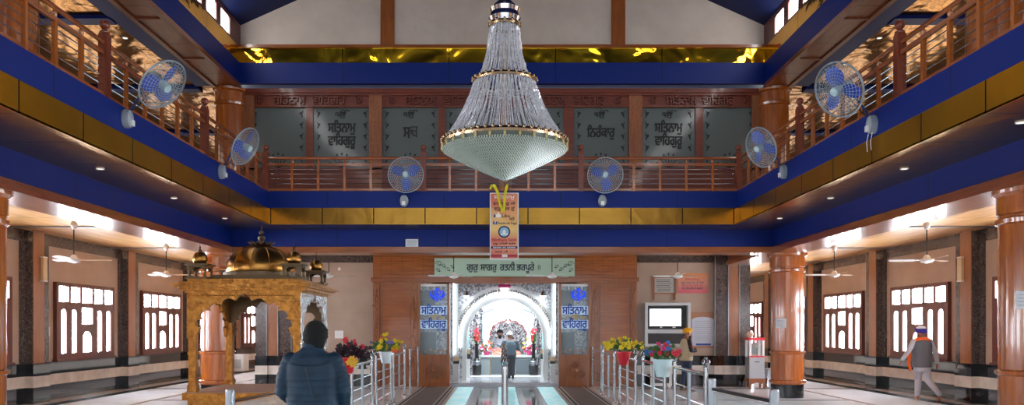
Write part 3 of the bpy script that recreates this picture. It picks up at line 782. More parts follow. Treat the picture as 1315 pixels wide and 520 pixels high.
for nm, px0, px1, py0, py1, Y in (('far', 992, 1006, 409, 421, 18.38), ('near', 1300, 1318, 373, 396, 9.72)):
    # a sheet of paper pasted round the shaft
    x, y = 6.88, (18.8 if nm == 'far' else 10.1)
    a0 = math.atan2(Y-y, X((px0+px1)/2, Y)-x)
    hwid = (px1-px0)*Y/2000; da = hwid/0.39; vs = []; fs = []
    for i in range(7):
        a = a0-da+2*da*i/6
        for zz in (Z(py1, Y), Z(py0, Y)):
            for rr in (0.391, 0.394): vs.append((rr*math.cos(a), rr*math.sin(a), zz))
    for i in range(6):
        q = 4*i
        fs += [(q, q+4, q+6, q+2), (q+1, q+3, q+7, q+5), (q+2, q+6, q+7, q+3), (q, q+1, q+5, q+4)]
    fs += [(0, 2, 3, 1), (24, 25, 27, 26)]
    th_ = thing('paper_notice', 'white paper notice pasted on the %s round pillar' % ('far right' if nm == 'far' else 'near right'), 'notice', (x, y, 0))
    MB().add(vs, fs).build('sheet', PAPER, th_)
    ln = MB()
    for k in range(4):
        zz = Z(py0, Y)-(Z(py0, Y)-Z(py1, Y))*(k+1)/5
        ln.tube([(0.396*math.cos(a0+da*0.7*q), 0.396*math.sin(a0+da*0.7*q), zz) for q in (-1, -0.5, 0, 0.5, 1)], 0.004, 4)
    ln.build('printed_lines', GREYP, th_)

# ------------------------------------------------------------------ balcony railings
def railing(label, x, y, rz, n_sec, sec, s0=0.0):
    r = thing('balcony_railing', label, 'railing', (x, y, 4.72), rz)
    L = n_sec*sec
    MB().tube([(s0, 0, 0.75), (L, 0, 0.75)], 0.032, 10).build('top_rail', WOODX_R, r)
    MB().box(s0, L, -0.022, 0.022, 0.575, 0.635).build('lower_handrail', WOODX_R, r, smooth=False)
    MB().box(s0, L, -0.025, 0.025, 0.02, 0.07).build('bottom_rail', WOODX_R, r, smooth=False)
    for z in (0.18, 0.29, 0.40, 0.50):
        MB().tube([(s0, 0, z), (L, 0, z)], 0.008, 6).build('steel_bar', STEEL, r)
    b = MB().box(-0.026, 0.026, -0.026, 0.026, 0, 0.60).build('baluster', PILLAR, None, smooth=False)
    st = MB().lathe([(0.012, 0.62), (0.03, 0.66), (0.034, 0.685), (0.02, 0.71), (0.012, 0.73)], n=10).build('bead_stud', PILLAR, None)
    nw = MB().box(-0.06, 0.06, -0.06, 0.06, 0, 0.86).box(-0.05, 0.05, -0.05, 0.05, 0.86, 0.88).build('newel_post', WOODRED, None, smooth=False)
    fin = MB().lathe([(0.06, 0.88), (0.065, 0.9), (0.03, 0.93), (0.06, 0.96), (0.068, 1.0), (0.05, 1.04), (0.012, 1.06)], n=16).build('ball_finial', WOODRED, None)
    fb = fs_ = fn = True
    for i in range(n_sec*6+1):
        if i == 0 and s0: continue
        if i % 6 == 0:
            o = nw if fn else nw.copy(); f = fin if fn else fin.copy()
            if not fn: COL.objects.link(o); COL.objects.link(f)
            o.parent = r; f.parent = o; o.location = (i/6*sec, 0, 0); fn = False
        else:
            o = b if fb else b.copy(); f = st if fb else st.copy()
            if not fb: COL.objects.link(o); COL.objects.link(f)
            o.parent = r; f.parent = o; o.location = (i/6*sec, 0, 0); fb = False
    return r
WOODX_R = wood('rail_wood', (134, 64, 30), (184, 104, 58), 0, 0.22, 0.8)
SEC = 2*(XB+0.06)/3
railing('wooden balcony railing with steel bars in front of the glass screen', -XB-0.06, YF+0.06, 0, 3, SEC)
railing('wooden balcony railing with steel bars along the left gallery', -XB-0.08, YF+0.02, -PI/2, 6, 3.5, 0.1)
railing('wooden balcony railing with steel bars along the right gallery', XB+0.08, YF+0.02, -PI/2, 6, 3.5, 0.1)

# ------------------------------------------------------------------ wall fans
def wall_fan(label, base, out, hub, nrm, R=0.35):
    """base on the navy fascia, out = unit vector away from it, hub = fan centre, nrm = direction the fan faces"""
    base = Vector(base); hub = Vector(hub)-base; nrm = Vector(nrm).normalized(); out = Vector(out)
    f = thing('wall_fan', label, 'fan', base, 0, 'wall fans on the gallery edge')
    rot = Vector((0, -1, 0)).rotation_difference(out).to_matrix()
    mb = MB(); prof = []
    mb.M = Matrix.Translation(out*0.0) @ rot.to_4x4() @ Matrix.Rotation(PI/2, 4, 'X')
    mb.lathe([(0.02, 0), (0.13, 0.0), (0.135, 0.04), (0.12, 0.09), (0.04, 0.11)], (0, 0, 0), 20, sx=0.72, sy=1.0)
    mb.build('wall_box', GREYP, f)
    mb = MB(); mb.M = rot.to_4x4()
    mb.box(-0.035, 0.035, -0.13, -0.1, -0.10, -0.02).build('switch_plate', WHITEP, f, smooth=False)
    p0 = out*0.06+Vector((0, 0, 0.1)); back = hub-nrm*0.22
    MB().tube([p0, p0+Vector((0, 0, 0.05))+out*0.05, (p0+back)/2+Vector((0,0,-0.02)), back], 0.018, 8).build('arm', ARMM, f)
    cord = [back, back+Vector((0, 0, -0.12))+out*0.05, p0+Vector((0, 0, 0.06))+out*0.12, p0]
    MB().tube(cord, 0.008, 5).build('cord', BLACKP, f)
    R3 = Vector((0, 0, 1)).rotation_difference(nrm).to_matrix().to_4x4()
    T = Matrix.Translation(hub) @ R3
    mb = MB(); mb.M = T
    mb.lathe([(0.03, -0.24), (0.075, -0.22), (0.085, -0.12), (0.06, -0.07), (0.02, -0.05)], n=18).build('motor', GREYP, f)
    front = MB(); front.M = T; rear = MB(); rear.M = T
    for i in range(9):
        rr = 0.06+(R-0.06)*i/8; dz = 0.085*(1-(rr/R)**2)
        front.ring((0, 0, dz+0.01), rr, 0.0036, n=36, m=4); rear.ring((0, 0, -dz*1.2-0.02), rr, 0.0034, n=36, m=4)
    for i in range(36):
        a = 2*PI*i/36; ca, sa = math.cos(a), math.sin(a)
        front.tube([(rr*ca, rr*sa, 0.085*(1-(rr/R)**2)+0.01) for rr in (0.06, 0.16, 0.26, R)], 0.0026, 4, False)
        rear.tube([(rr*ca, rr*sa, -0.102*(1-(rr/R)**2)-0.02) for rr in (0.06, 0.16, 0.26, R)], 0.0026, 4, False)
    front.ring((0, 0, -0.005), R+0.004, 0.012, n=40, m=6)
    front.build('front_guard', CAGE, f); rear.build('rear_guard', CAGE, f)
    for k in range(3):
        mb = MB(); mb.M = T @ Matrix.Rotation(2*PI*k/3+0.5, 4, 'Z'); vs = []; fs = []
        N = 8
        for i in range(N+1):
            u = i/N; rr = 0.05+(R*0.86-0.05)*u; hw = 0.035+0.075*math.sin(PI*min(1, u*0.85+0.1))
            for q in (-1, 0, 1):
                for tt in (0.0, 0.006):
                    vs.append((rr, q*hw+0.03*u, -0.02+q*hw*0.35+tt-0.01*q*q))
        for i in range(N):
            for q in range(2):
                a = i*6+q*2; b = a+6
                fs += [(a, a+2, b+2, b), (a+1, b+1, b+3, a+3)]
            a = i*6; b = a+6
            fs += [(a, b, b+1, a+1), (a+4, a+5, b+5, b+4)]
        fs += [(0, 1, 3, 2), (2, 3, 5, 4), (N*6, N*6+2, N*6+3, N*6+1), (N*6+2, N*6+4, N*6+5, N*6+3)]
        mb.add(vs, fs).build('blade', FANBLUE, f)
    mb = MB(); mb.M = T
    mb.lathe([(0.03, -0.05), (0.06, -0.03), (0.062, 0.08), (0.055, 0.11), (0.03, 0.118)], n=20).build('hub_cap', HUBM, f)
    return f
wall_fan('blue-bladed wall fan nearest the camera on the left gallery edge, tilted steeply upward', (-XB, 10.8, 4.56), (1, 0, 0), (-4.62, 10.6, 4.97), (0.72, -0.20, -0.62), 0.36)
wall_fan('blue-bladed wall fan at the far end of the left gallery edge', (-XB, 14.45, 4.56), (1, 0, 0), (-4.68, 14.2, 4.97), (0.82, -0.20, -0.45), 0.35)
wall_fan('blue-bladed wall fan nearest the camera on the right gallery edge, with hanging cords', (XB, 10.95, 4.52), (-1, 0, 0), (4.58, 10.6, 4.90), (-0.80, -0.40, -0.42), 0.37)
wall_fan('blue-bladed wall fan at the far end of the right gallery edge', (XB, 14.4, 4.55), (-1, 0, 0), (4.68, 14.1, 4.93), (-0.84, -0.36, -0.36), 0.36)
wall_fan('blue-bladed wall fan left of the chandelier, facing the camera', (-2.19, YF, 4.50), (0, -1, 0), (-2.09, 16.85, 4.98), (0.03, -1, -0.05), 0.375)
wall_fan('blue-bladed wall fan right of the chandelier, facing the camera', (2.23, YF, 4.50), (0, -1, 0), (2.23, 16.85, 4.97), (-0.05, -1, -0.05), 0.375)
pc = thing('pull_cords', 'two pale pull cords hanging below the near right wall fan', 'cord', (XB-0.06, 10.9, 4.4))
for dy in (0, 0.12): MB().tube([(0, dy, 0), (-0.02, dy+0.01, -0.12), (0.0, dy+0.03, -0.24)], 0.006, 5).build('cord', WHITEP, pc)

# ------------------------------------------------------------------ ceiling fans
def ceiling_fan(label, x, y):
    f = thing('ceiling_fan', label, 'fan', (x, y, 3.0), 0, 'white ceiling fans')
    MB().tube([(0, 0, 0.05), (0, 0, 0.80)], 0.012, 8).build('down_rod', BLACKP, f)
    MB().lathe([(0.02, 0.80), (0.055, 0.76), (0.07, 0.70), (0.05, 0.65), (0.025, 0.62)], n=16).build('canopy', WHITEP, f)
    MB().lathe([(0.02, 0.12), (0.05, 0.10), (0.07, 0.05), (0.125, 0.03), (0.13, 0.0), (0.10, -0.03), (0.03, -0.045)], n=24).build('motor', WHITEP, f)
    for k in range(3):
        mb = MB(); mb.M = Matrix.Rotation(2*PI*k/3+PI/6, 4, 'Z'); vs = []; fs = []
        st = [(0.10, 0.03), (0.2, 0.03), (0.24, 0.065), (0.45, 0.07), (0.64, 0.06), (0.68, 0.04)]
        for rr, hw in st:
            zz = 0.01+0.02*(rr/0.68)
            vs += [(rr, -hw, zz-hw*0.22), (rr, hw, zz+hw*0.22), (rr, hw, zz+hw*0.22+0.006), (rr, -hw, zz-hw*0.22+0.006)]
        for i in range(len(st)-1):
            a = 4*i
            for j in range(4): fs.append((a+j, a+(j+1) % 4, a+4+(j+1) % 4, a+4+j))
        fs += [(0, 3, 2, 1), tuple(4*(len(st)-1)+j for j in range(4))]
        mb.add(vs, fs).build('blade', WHITEP, f)
    return f
cf = ceiling_fan('white ceiling fan nearest the camera in the left aisle', -8.5, 15.45)
for lab, x, y in (('white ceiling fan at the far end of the left aisle, behind the nearer one', -8.5, 19.7), ('white ceiling fan nearest the camera in the right aisle', 8.45, 15.5),
                  ('white ceiling fan at the far end of the right aisle, beside the pillar', 8.4, 19.7), ('white ceiling fan behind the golden kiosk', -4.5, 20.2),
                  ('white ceiling fan above the wall television', 4.55, 20.2), ('white ceiling fan under the left half of the green signboard', -1.26, 20.2), ('white ceiling fan under the right half of the green signboard', 1.29, 20.2)):
    dup(cf, (x, y, 3.0), 0.35 if abs(x) < 2 else 0.0, lab)

# ------------------------------------------------------------------ downlights in the soffits
DL = emis('downlight_lens', (255, 246, 230), 1.6)
def downlight(x, y, z, lab, first=[None]):
    if first[0] is None:
        d = thing('downlight', lab, 'light', (x, y, z), 0, 'recessed downlights')
        MB().ring((0, 0, 0), 0.052, 0.008, n=20, m=6).build('trim_ring', WHITEP, d)
        MB().lathe([(0.048, -0.002), (0.048, 0.006)], n=20).build('lens', DL, d)
        first[0] = d
    else: dup(first[0], (x, y, z), 0, lab)
ordw = ['first', 'second', 'third', 'fourth', 'fifth', 'sixth', 'seventh']
for s, nm in ((-1, 'left'), (1, 'right')):
    for i, y in enumerate((16.45, 13.9, 11.35, 8.8)):
        downlight(s*5.86, y, 3.98, 'small round downlight under the %s gallery edge, %s from the far corner' % (nm, ordw[i]))
    for i, y in enumerate((17.6, 16.0, 13.2)):
        downlight(s*7.75, y, 7.622, 'small round downlight in the gold ceiling of the %s gallery, %s from the far end' % (nm, ordw[i]))

# ------------------------------------------------------------------ chandelier
CHY = 11.3
ch = thing('chandelier', 'huge tiered crystal bead chandelier hanging in the middle of the hall', 'chandelier', (X(648, CHY), CHY, 0))
t = NT('crystal_bead_string')
c_ = t.ramp(t.noise(t.map((1,)*3), 34, 2, 0.8), [(0.35, srgb(186, 186, 194)), (0.6, srgb(238, 238, 244)), (0.68, srgb(255, 255, 255))])
t.set(color=c_, rough=0.12, metal=0.1, spec=0.9); CRYS = t.m
BEADM = plain('pale_green_glass_bead', (196, 206, 194), 0.15, 0.1, spec=0.8)
def zc(py): return Z(py, CHY)
def rc(px): return px*CHY/1000
tiers = [([(19, 36), (20, 46), (22.5, 69), (29, 92), (39.5, 107)], 90, 'upper'), ([(40, 108), (44, 122), (52, 141), (62.5, 160), (77.5, 181)], 170, 'lower')]
for prof, n, nm in tiers:
    mb = MB()
    def at(tt, prof=prof):
        q = tt*(len(prof)-1); i = min(int(q), len(prof)-2); fr = q-i
        return rc(prof[i][0]*(1-fr)+prof[i+1][0]*fr), zc(prof[i][1]*(1-fr)+prof[i+1][1]*fr)
    for j in range(n):
        a = 2*PI*j/n; pts = []; rs = []
        jit = random.uniform(-0.012, 0.012); inner = 1.0 if j % 3 else 0.9
        for i in range(15):
            r_, z_ = at(i/14); r_ = r_*inner+jit*math.sin(PI*i/14)
            pts.append((r_*math.cos(a), r_*math.sin(a), z_)); rs.append(0.0068 if i % 2 else 0.0042)
        mb.tube(pts, rs, 5, False)
    o = mb.build('bead_strings', CRYS, ch, recalc=False); o['kind'] = 'stuff'
    mb = MB()
    for k in range(260 if nm == 'lower' else 120):
        a = random.uniform(0, 2*PI); tt = random.random(); r_, z_ = at(tt)
        mb.sphere((1.01*r_*math.cos(a), 1.01*r_*math.sin(a), z_), (0.010, 0.010, 0.015), 5, 4)
    o = mb.build('crystal_drops', plain('clear_crystal', (250, 250, 255), 0.02, 0.5), ch, smooth=False); o['kind'] = 'stuff'
# inner bulbs and frame
MB().tube([(0, 0, zc(40)), (0, 0, zc(190))], 0.03, 10).build('centre_stem', BRASS, ch)
for (pr, py, hh) in ((20, 33, 0.05), (40.5, 105, 0.055), (79, 184, 0.07)):
    R_ = rc(pr); mb = MB()
    mb.lathe([(R_-0.02, zc(py)-hh/2), (R_, zc(py)-hh/2), (R_+0.012, zc(py)), (R_, zc(py)+hh/2), (R_-0.02, zc(py)+hh/2), (R_-0.03, zc(py))], n=56, cap=False)
    mb.build('brass_ring', BRASS, ch)
    cnt = {20: 12, 40.5: 26, 79: 54}[pr]; r0 = MB().sphere((0, 0, 0), (0.022, 0.022, 0.026), 7, 5).build('ring_rosette', BRASS, ch)
    for i in range(cnt):
        a = 2*PI*i/cnt; o = r0 if i == 0 else r0.copy()
        if i: COL.objects.link(o)
        o.location = (R_*1.02*math.cos(a), R_*1.02*math.sin(a), zc(py)+hh*0.4)
for pr, py, cnt in ((14, 44, 6), (28, 112, 10), (62, 186, 14)):
    l0 = MB().lathe([(0.012, 0), (0.015, 0.06), (0.03, 0.1), (0.028, 0.14), (0.004, 0.19)], (rc(pr), 0, 0), 8).tube([(0, 0, 0), (rc(pr), 0, 0)], 0.008, 5).build('candle_lamp', WHITEP, ch)
    for i in range(cnt):
        o = l0 if i == 0 else l0.copy()
        if i: COL.objects.link(o)
        o.location = (0, 0, zc(py)-0.1); o.rotation_euler = (0, 0, 2*PI*i/cnt)
mb = MB().lathe([(0.05, zc(34)), (0.21, zc(30)), (0.235, zc(24)), (0.20, zc(17)), (0.22, zc(12)), (0.10, zc(2)), (0.06, zc(-6)), (0.02, zc(-14))], n=40)
mb.build('chrome_crown', plain('mirror_chrome', (225, 225, 235), 0.08, 1.0), ch)
mb = MB()
for i in range(40):
    zz = zc(-14)+i*0.135
    if zz > 11.85: break
    mb.ring((0, 0, zz), 0.05, 0.012, (1, 0, 0) if i % 2 else (0, 1, 0), 12, 5)
mb.build('hanging_chain', BRASS, ch)
# bead bowl
zr, zt_ = zc(193), zc(231.5)
def bowl(u):     # u 0 rim .. 1 tip
    r_ = rc(79)*(1-u)**0.95; z_ = zr+(zt_-zr)*(u**0.93)
    return r_, z_
prof = [(rc(76), zc(185)), (rc(80), zc(189))]+[bowl(i/24) for i in range(0, 24)]+[(0.01, zt_)]
MB().lathe([(r_*0.975, z_+0.02) for r_, z_ in prof], n=64, cap=False).build('glass_bowl', plain('pale_glass_bowl', (84, 96, 84), 0.4), ch)
mb = MB()
for i in range(34):
    u = i/34; r_, z_ = bowl(u); cnt = max(4, int(2*PI*r_/0.036)) if i > 0 else 150
    for j in range(cnt):
        a = 2*PI*(j+0.5*(i % 2))/cnt
        mb.sphere((r_*math.cos(a), r_*math.sin(a), z_), 0.0145, 5, 4)
o = mb.build('bead_bowl', BEADM, ch, recalc=False); o['kind'] = 'stuff'
MB().ring((0, 0, bowl(0.58)[1]), bowl(0.58)[0]+0.01, 0.008, n=48).ring((0, 0, zt_), 0.02, 0.012, n=12).build('bowl_wire', STEELD, ch)
d0_ = MB().lathe([(0.006, 0), (0.02, -0.02), (0.018, -0.05), (0.004, -0.085)], n=6).build('rim_drop', plain('amber_glass_drop', (196, 176, 120), 0.1, 0.3), ch)
for i in range(28):
    a = 2*PI*i/28; o = d0_ if i == 0 else d0_.copy()
    if i: COL.objects.link(o)
    o.location = (rc(80.5)*math.cos(a), rc(80.5)*math.sin(a), zc(187))

# ------------------------------------------------------------------ banner, garland, signboard
BY = YF-0.04
bx0, bx1, bz0, bz1 = X(629, BY), X(666, BY), Z(333.5, BY), Z(247.5, BY)
bcx = (bx0+bx1)/2; bw = bx1-bx0; bh = bz1-bz0
ban = thing('hanging_banner', 'tall narrow orange and red printed banner hanging under the chandelier', 'banner', (bcx, BY, bz0))
MB().box(-bw/2, bw/2, -0.004, 0.004, 0, bh).build('white_border', PAPER, ban, smooth=False)
t = NT('banner_print'); sp_ = t.n('ShaderNodeSeparateXYZ'); t.l(t.co(), sp_.inputs[0])
dg_ = t.math('FRACT', t.math('ADD', t.math('MULTIPLY', t.math('ADD', sp_.outputs[0], sp_.outputs[2]), 0.9), 0.2))
zz_ = t.math('DIVIDE', sp_.outputs[2], bh)
cA = t.ramp(zz_, [(0.02, srgb(196, 96, 84)), (0.2, srgb(226, 130, 110)), (0.3, srgb(214, 84, 84)), (0.45, srgb(240, 200, 120)), (0.62, srgb(238, 176, 112)), (0.85, srgb(226, 120, 96)), (1.0, srgb(206, 80, 92))])
t.set(color=t.mix(t.math('MULTIPLY', dg_, 0.35), cA, srgb(240, 210, 140)), rough=0.5); BANP = t.m
MB().box(-bw/2+0.022, bw/2-0.022, -0.006, -0.004, 0.03, bh-0.02).build('printed_field', BANP, ban, smooth=False)
RED = plain('red_letter', (176, 30, 44), 0.5); WHT = plain('white_letter', (245, 240, 235), 0.5); FBB = plain('blue_logo_tile', (30, 60, 130), 0.5)
NAV = plain('navy_strip', (36, 40, 92), 0.5); REDS = plain('red_strip', (178, 44, 56), 0.5)
def btext(s_, z_, size, m_, wd=None, x_=0): text(s_, size, m_, ban, (x_, -0.008, bh*z_), name='banner_lettering', ex=0.001, off=0.002, width=wd)
btext('ਸਿਤਨਾਮੁ', 0.93, 0.11, WHT, 0.46)
btext('ਵਾਿਹਗੁਰੂ ਜੀ', 0.835, 0.075, INK, 0.5)
btext('ਗੁਰੂ ਘਰ ਨੂੰ', 0.76, 0.085, INK, 0.46)
btext('Like', 0.655, 0.115, INK, 0.18, 0.04)
btext('ਕਰੋ', 0.605, 0.09, INK, 0.12, 0.17)
btext('Facebook Page', 0.545, 0.075, INK, 0.42, 0.07)
btext('Nirdhana Sahib', 0.295, 0.095, RED, 0.54)
btext('ਗੁਰੂ ਮਾਿਨਓ ਗ੍ਰੰਥ', 0.238, 0.05, INK, 0.5)
MB().box(-bw/2+0.025, bw/2-0.025, -0.008, -0.006, bh*0.165, bh*0.20).build('navy_strip', NAV, ban, smooth=False)
btext('00000 00 00000', 0.182, 0.045, WHT, 0.5)
btext('Sahib  ਜੀ  । ।', 0.118, 0.05, INK, 0.4)
MB().box(-bw/2+0.025, bw/2-0.025, -0.008, -0.006, bh*0.04, bh*0.078).build('red_strip', REDS, ban, smooth=False)
MB().box(-0.05, 0.07, -0.0095, -0.008, bh*0.038, bh*0.08).build('white_tab', PAPER, ban, smooth=False)
MB().box(-0.25, -0.16, -0.008, -0.006, bh*0.525, bh*0.572).build('logo_tile', FBB, ban, smooth=False)
btext('f', 0.548, 0.09, WHT, 0.03, -0.2)
th_ = MB().prism([(-0.19, bh*.635), (-0.19, bh*.672), (-0.155, bh*.68), (-0.135, bh*.712), (-0.11, bh*.706), (-0.115, bh*.68), (-0.075, bh*.677), (-0.07, bh*.665), (-0.08, bh*.634), (-0.14, bh*.63)], 'xz', -0.009, -0.006)
th_.build('thumb_icon', WHT, ban, smooth=False)
MB().box(-0.235, -0.195, -0.009, -0.006, bh*.632, bh*.675).build('thumb_cuff', FBB, ban, smooth=False)
def disc(mb, cx, cz, r, y0, y1, n=28): return mb.prism([(cx+r*math.cos(2*PI*i/n), cz+r*math.sin(2*PI*i/n)) for i in range(n)], 'xz', y0, y1)
disc(MB(), 0, bh*0.415, 0.135, -0.008, -0.006).build('emblem_rim', NAV, ban, smooth=False)
disc(MB(), 0, bh*0.415, 0.104, -0.010, -0.008).build('emblem_field', plain('pale_blue_emblem', (150, 190, 214), 0.5), ban, smooth=False)
em = MB(); em.box(-0.08, 0.08, -0.012, -0.010, bh*0.37, bh*0.39); em.prism([(-0.03, bh*.39), (-0.035, bh*.42), (0, bh*.455), (0.035, bh*.42), (0.03, bh*.39)], 'xz', -0.012, -0.010)
em.build('emblem_dome', WHT, ban, smooth=False)
gar = MB()
for path in ([(-.28, .09), (-.25, .145), (-.20, .155), (-.12, 0), (-.07, -.26), (0, -.44)], [(.09, .15), (.07, .10), (.04, -.07), (.03, -.25), (.015, -.42)]):
    for (xa_, za_), (xb_, zb_) in zip(path[:-1], path[1:]):
        m_ = max(2, int(math.hypot(xb_-xa_, zb_-za_)/0.022))
        for k in range(m_):
            gar.sphere((xa_+(xb_-xa_)*k/m_, random.uniform(-0.012, 0.012), za_+(zb_-za_)*k/m_), random.uniform(0.026, 0.036), 6, 5)
gar.build('garland', plain('marigold_yellow', (222, 210, 44), 0.7), None)
g_ = bpy.data.objects['garland']; g_.location = (X(646, BY), BY-0.05, bz1)
tag(g_, 'yellow marigold garland looped over the top of the printed banner', 'garland')
SY = fy-0.16
sx0, sx1, sz0, sz1 = X(558, SY), X(738, SY), Z(355, SY), Z(331.5, SY)
sg_ = thing('signboard', 'long pale green signboard with dark lettering above the shrine entrance', 'sign', ((sx0+sx1)/2, SY, (sz0+sz1)/2))
hw = (sx1-sx0)/2; hh = (sz1-sz0)/2
MB().box(-hw, hw, -0.02, 0.06, -hh, hh).build('board', plain('pale_green_board', (176, 206, 188), 0.4), sg_, smooth=False)
SLATE = plain('dark_slate_letter', (42, 52, 66), 0.5)
for w_, xl, wl in (('ਗੁਰੁ', -0.93, 0.32), ('ਸਾਗਰੁ', -0.47, 0.46), ('ਰਤਨੀ', 0.06, 0.42), ('ਭਰਪੂਰੇ', 0.57, 0.50)):
    text(w_, 0.27, SLATE, sg_, (xl+0.02, -0.023, -0.01), name='sign_word', off=0.007, width=wl)
for x_ in (0.95, 1.0): MB().box(x_-0.009, x_+0.009, -0.026, -0.02, -0.07, 0.065).build('sign_bar', SLATE, sg_, smooth=False)
for s in (-1, 1):
    orn = MB()
    for i, (dx, dz, r_) in enumerate(((hw-0.12, 0.1, 0.09), (hw-0.25, 0.04, 0.06), (hw-0.38, -0.06, 0.06), (hw-0.5, 0.02, 0.05), (hw-0.1, -0.08, 0.06))):
        scroll(orn, s*dx, dz, r_, -0.022, s, 0.008, 1.3)
        orn.sphere((s*(dx-0.04), -0.022, dz-0.03), (0.03, 0.004, 0.02), 6, 4)
    orn.build('floral_ornament', plain('grey_green_ornament', (70, 90, 88), 0.5), sg_)
pl = MB().box(-0.15, 0.15, -0.01, 0, -0.10, 0.10).build('notice_plate', PAPER, None, smooth=False, loc=(X(529, 18.4), 18.395, Z(312.5, 18.4)))
tag(pl, 'small white notice plate fixed to the navy beam over the golden kiosk side', 'notice')
ln = MB()
for k in range(4): ln.box(-0.11, 0.11, -0.013, -0.01, 0.055-0.035*k, 0.065-0.035*k)
ln.build('printed_lines', GREYP, pl, smooth=False)

# ------------------------------------------------------------------ golden kiosk (old palki)
t = NT('embossed_gilded_metal')
vv = t.map((1,)*3); no = t.noise(vv, 7, 4, 0.6, 1.4); vo = t.vor(vv, 16)
t.set(color=t.ramp(no, [(0.3, srgb(128, 80, 30)), (0.7, srgb(196, 134, 58))]), rough=0.38, metal=0.75)
t.bump(t.math('ADD', no, vo), 0.55, 0.02); GILT = t.m
GILTS = gold('smooth_gilded_dome', (156, 112, 56), 0.28, 3.0, strength=0.12)
t = NT('embossed_silver_sheet'); vo = t.vor(t.map((1,)*3), 13); t.set(color=srgb(226, 228, 226), rough=0.22, metal=0.75)
t.bump(vo, 0.7, 0.02); SILVER = t.m
DARKBR = plain('dark_aged_bronze', (92, 74, 52), 0.35, 0.7)
KY = 12.0; KW = 0.872; kx = -3.98
pal = thing('golden_kiosk', 'golden domed kiosk with cusped arches and corner turrets standing on a low platform', 'kiosk', (kx, KY+KW, 0))
hw = KW
MB().box(-hw-0.06, hw+0.06, -hw-0.06, hw+0.06, 0.55, 0.66).box(-hw, hw, -hw, hw, 0.1, 0.55).box(-hw-0.1, hw+0.1, -hw-0.1, hw+0.1, 0, 0.1).build('platform', GILT, pal, smooth=False)
MB().box(-hw-0.03, hw+0.03, -hw-0.03, hw+0.03, 0.66, 0.675).build('platform_top', plain('worn_pinkish_board', (168, 132, 112), 0.5), pal, smooth=False)
for sx in (-1, 1):
    for sy in (-1, 1):
        cx, cy = sx*(hw-0.065), sy*(hw-0.065)
        mb = MB().box(cx-0.055, cx+0.055, cy-0.055, cy+0.055, 0.78, 1.75).box(cx-0.07, cx+0.07, cy-0.07, cy+0.07, 0.675, 0.78).box(cx-0.065, cx+0.065, cy-0.065, cy+0.065, 1.25, 1.29)
        mb.build('post', GILT, pal, smooth=False)
ztop = 2.22
def kiosk_panel(d):
    a = hw; inn = hw-0.12
    arch_ = cusp(0, inn, 1.66, 0.46, 9, 0.09, 0.10, 90)
    return [(-a, 1.5), (-a, ztop), (a, ztop), (a, 1.5), (inn+0.0, 1.5)]+arch_+[(-inn, 1.5)]
for name_, pln, d0, d1, m_ in (('front_arch', 'xz', -hw-0.012, -hw+0.04, GILT), ('rear_arch', 'xz', hw-0.04, hw+0.012, DARKBR), ('side_arch', 'yz', -hw-0.012, -hw+0.04, GILT), ('silver_side_arch', 'yz', hw-0.04, hw+0.012, SILVER)):
    o = MB().prism(kiosk_panel(0), pln, d0, d1).build(name_, m_, pal, smooth=False)
MB().box(hw+0.0, hw+0.02, -hw, -hw+0.16, 0.68, 1.6).box(hw+0.0, hw+0.02, hw-0.16, hw, 0.68, 1.6).build('silver_facing', SILVER, pal, smooth=False)
bead = MB()
for i in range(40): bead.sphere((-hw+0.1+i*(2*hw-0.2)/39, -hw-0.02, 2.16), 0.012, 6, 4)
for x_ in (-hw+0.28, hw-0.28): bead.box(x_-0.2, x_+0.2, -hw-0.03, -hw-0.01, 2.08, 2.10)
bead.build('bead_row', GILTS, pal)
cor = MB()
for e, z0, z1 in ((0.03, 2.20, 2.24), (0.09, 2.24, 2.285), (0.15, 2.285, 2.31), (0.19, 2.31, 2.335), (0.10, 2.335, 2.37), (0.0, 2.37, 2.42)):
    cor.box(-hw-e, hw+e, -hw-e, hw+e, z0, z1)
cor.build('cornice', GILT, pal, smooth=False)
MB().box(-0.62, 0.62, -0.62, 0.62, 2.42, 2.50).lathe([(0.60, 2.50), (0.60, 2.56)], n=32).build('dome_base', DARKBR, pal, smooth=False)
MB().lathe([(0.53, 2.54), (0.56, 2.60), (0.55, 2.70), (0.49, 2.82), (0.38, 2.92), (0.24, 2.985), (0.12, 3.01), (0.08, 3.02)], n=48).build('dome', GILTS, pal)
rib = MB()
for k in range(12):
    a = 2*PI*k/12; rib.tube([(r_*math.cos(a), r_*math.sin(a), z_) for r_, z_ in [(0.56, 2.60), (0.555, 2.70), (0.495, 2.82), (0.385, 2.92), (0.245, 2.99), (0.12, 3.02)]], 0.008, 5)
rib.build('dome_ribs', GILTS, pal)
lot = MB()
for k in range(12):
    a = 2*PI*k/12; c_, s_ = math.cos(a), math.sin(a)
    vs = [(0.05*c_, 0.05*s_, 3.0), (0.15*c_-0.045*s_, 0.15*s_+0.045*c_, 3.03), (0.22*c_, 0.22*s_, 3.07), (0.15*c_+0.045*s_, 0.15*s_-0.045*c_, 3.03)]
    vs += [(x, y, z+0.015) for x, y, z in vs]
    lot.add(vs, [(0,1,2,3), (7,6,5,4), (0,4,5,1), (1,5,6,2), (2,6,7,3), (3,7,4,0)])
lot.build('lotus_petals', DARKBR, pal, smooth=False)
MB().lathe([(0.07, 3.0), (0.08, 3.04), (0.035, 3.07), (0.03, 3.10), (0.055, 3.13), (0.06, 3.16), (0.02, 3.19), (0.015, 3.2), (0.04, 3.225), (0.04, 3.25), (0.012, 3.275), (0.01, 3.34), (0.001, 3.37)], n=16).build('finial', DARKBR, pal)
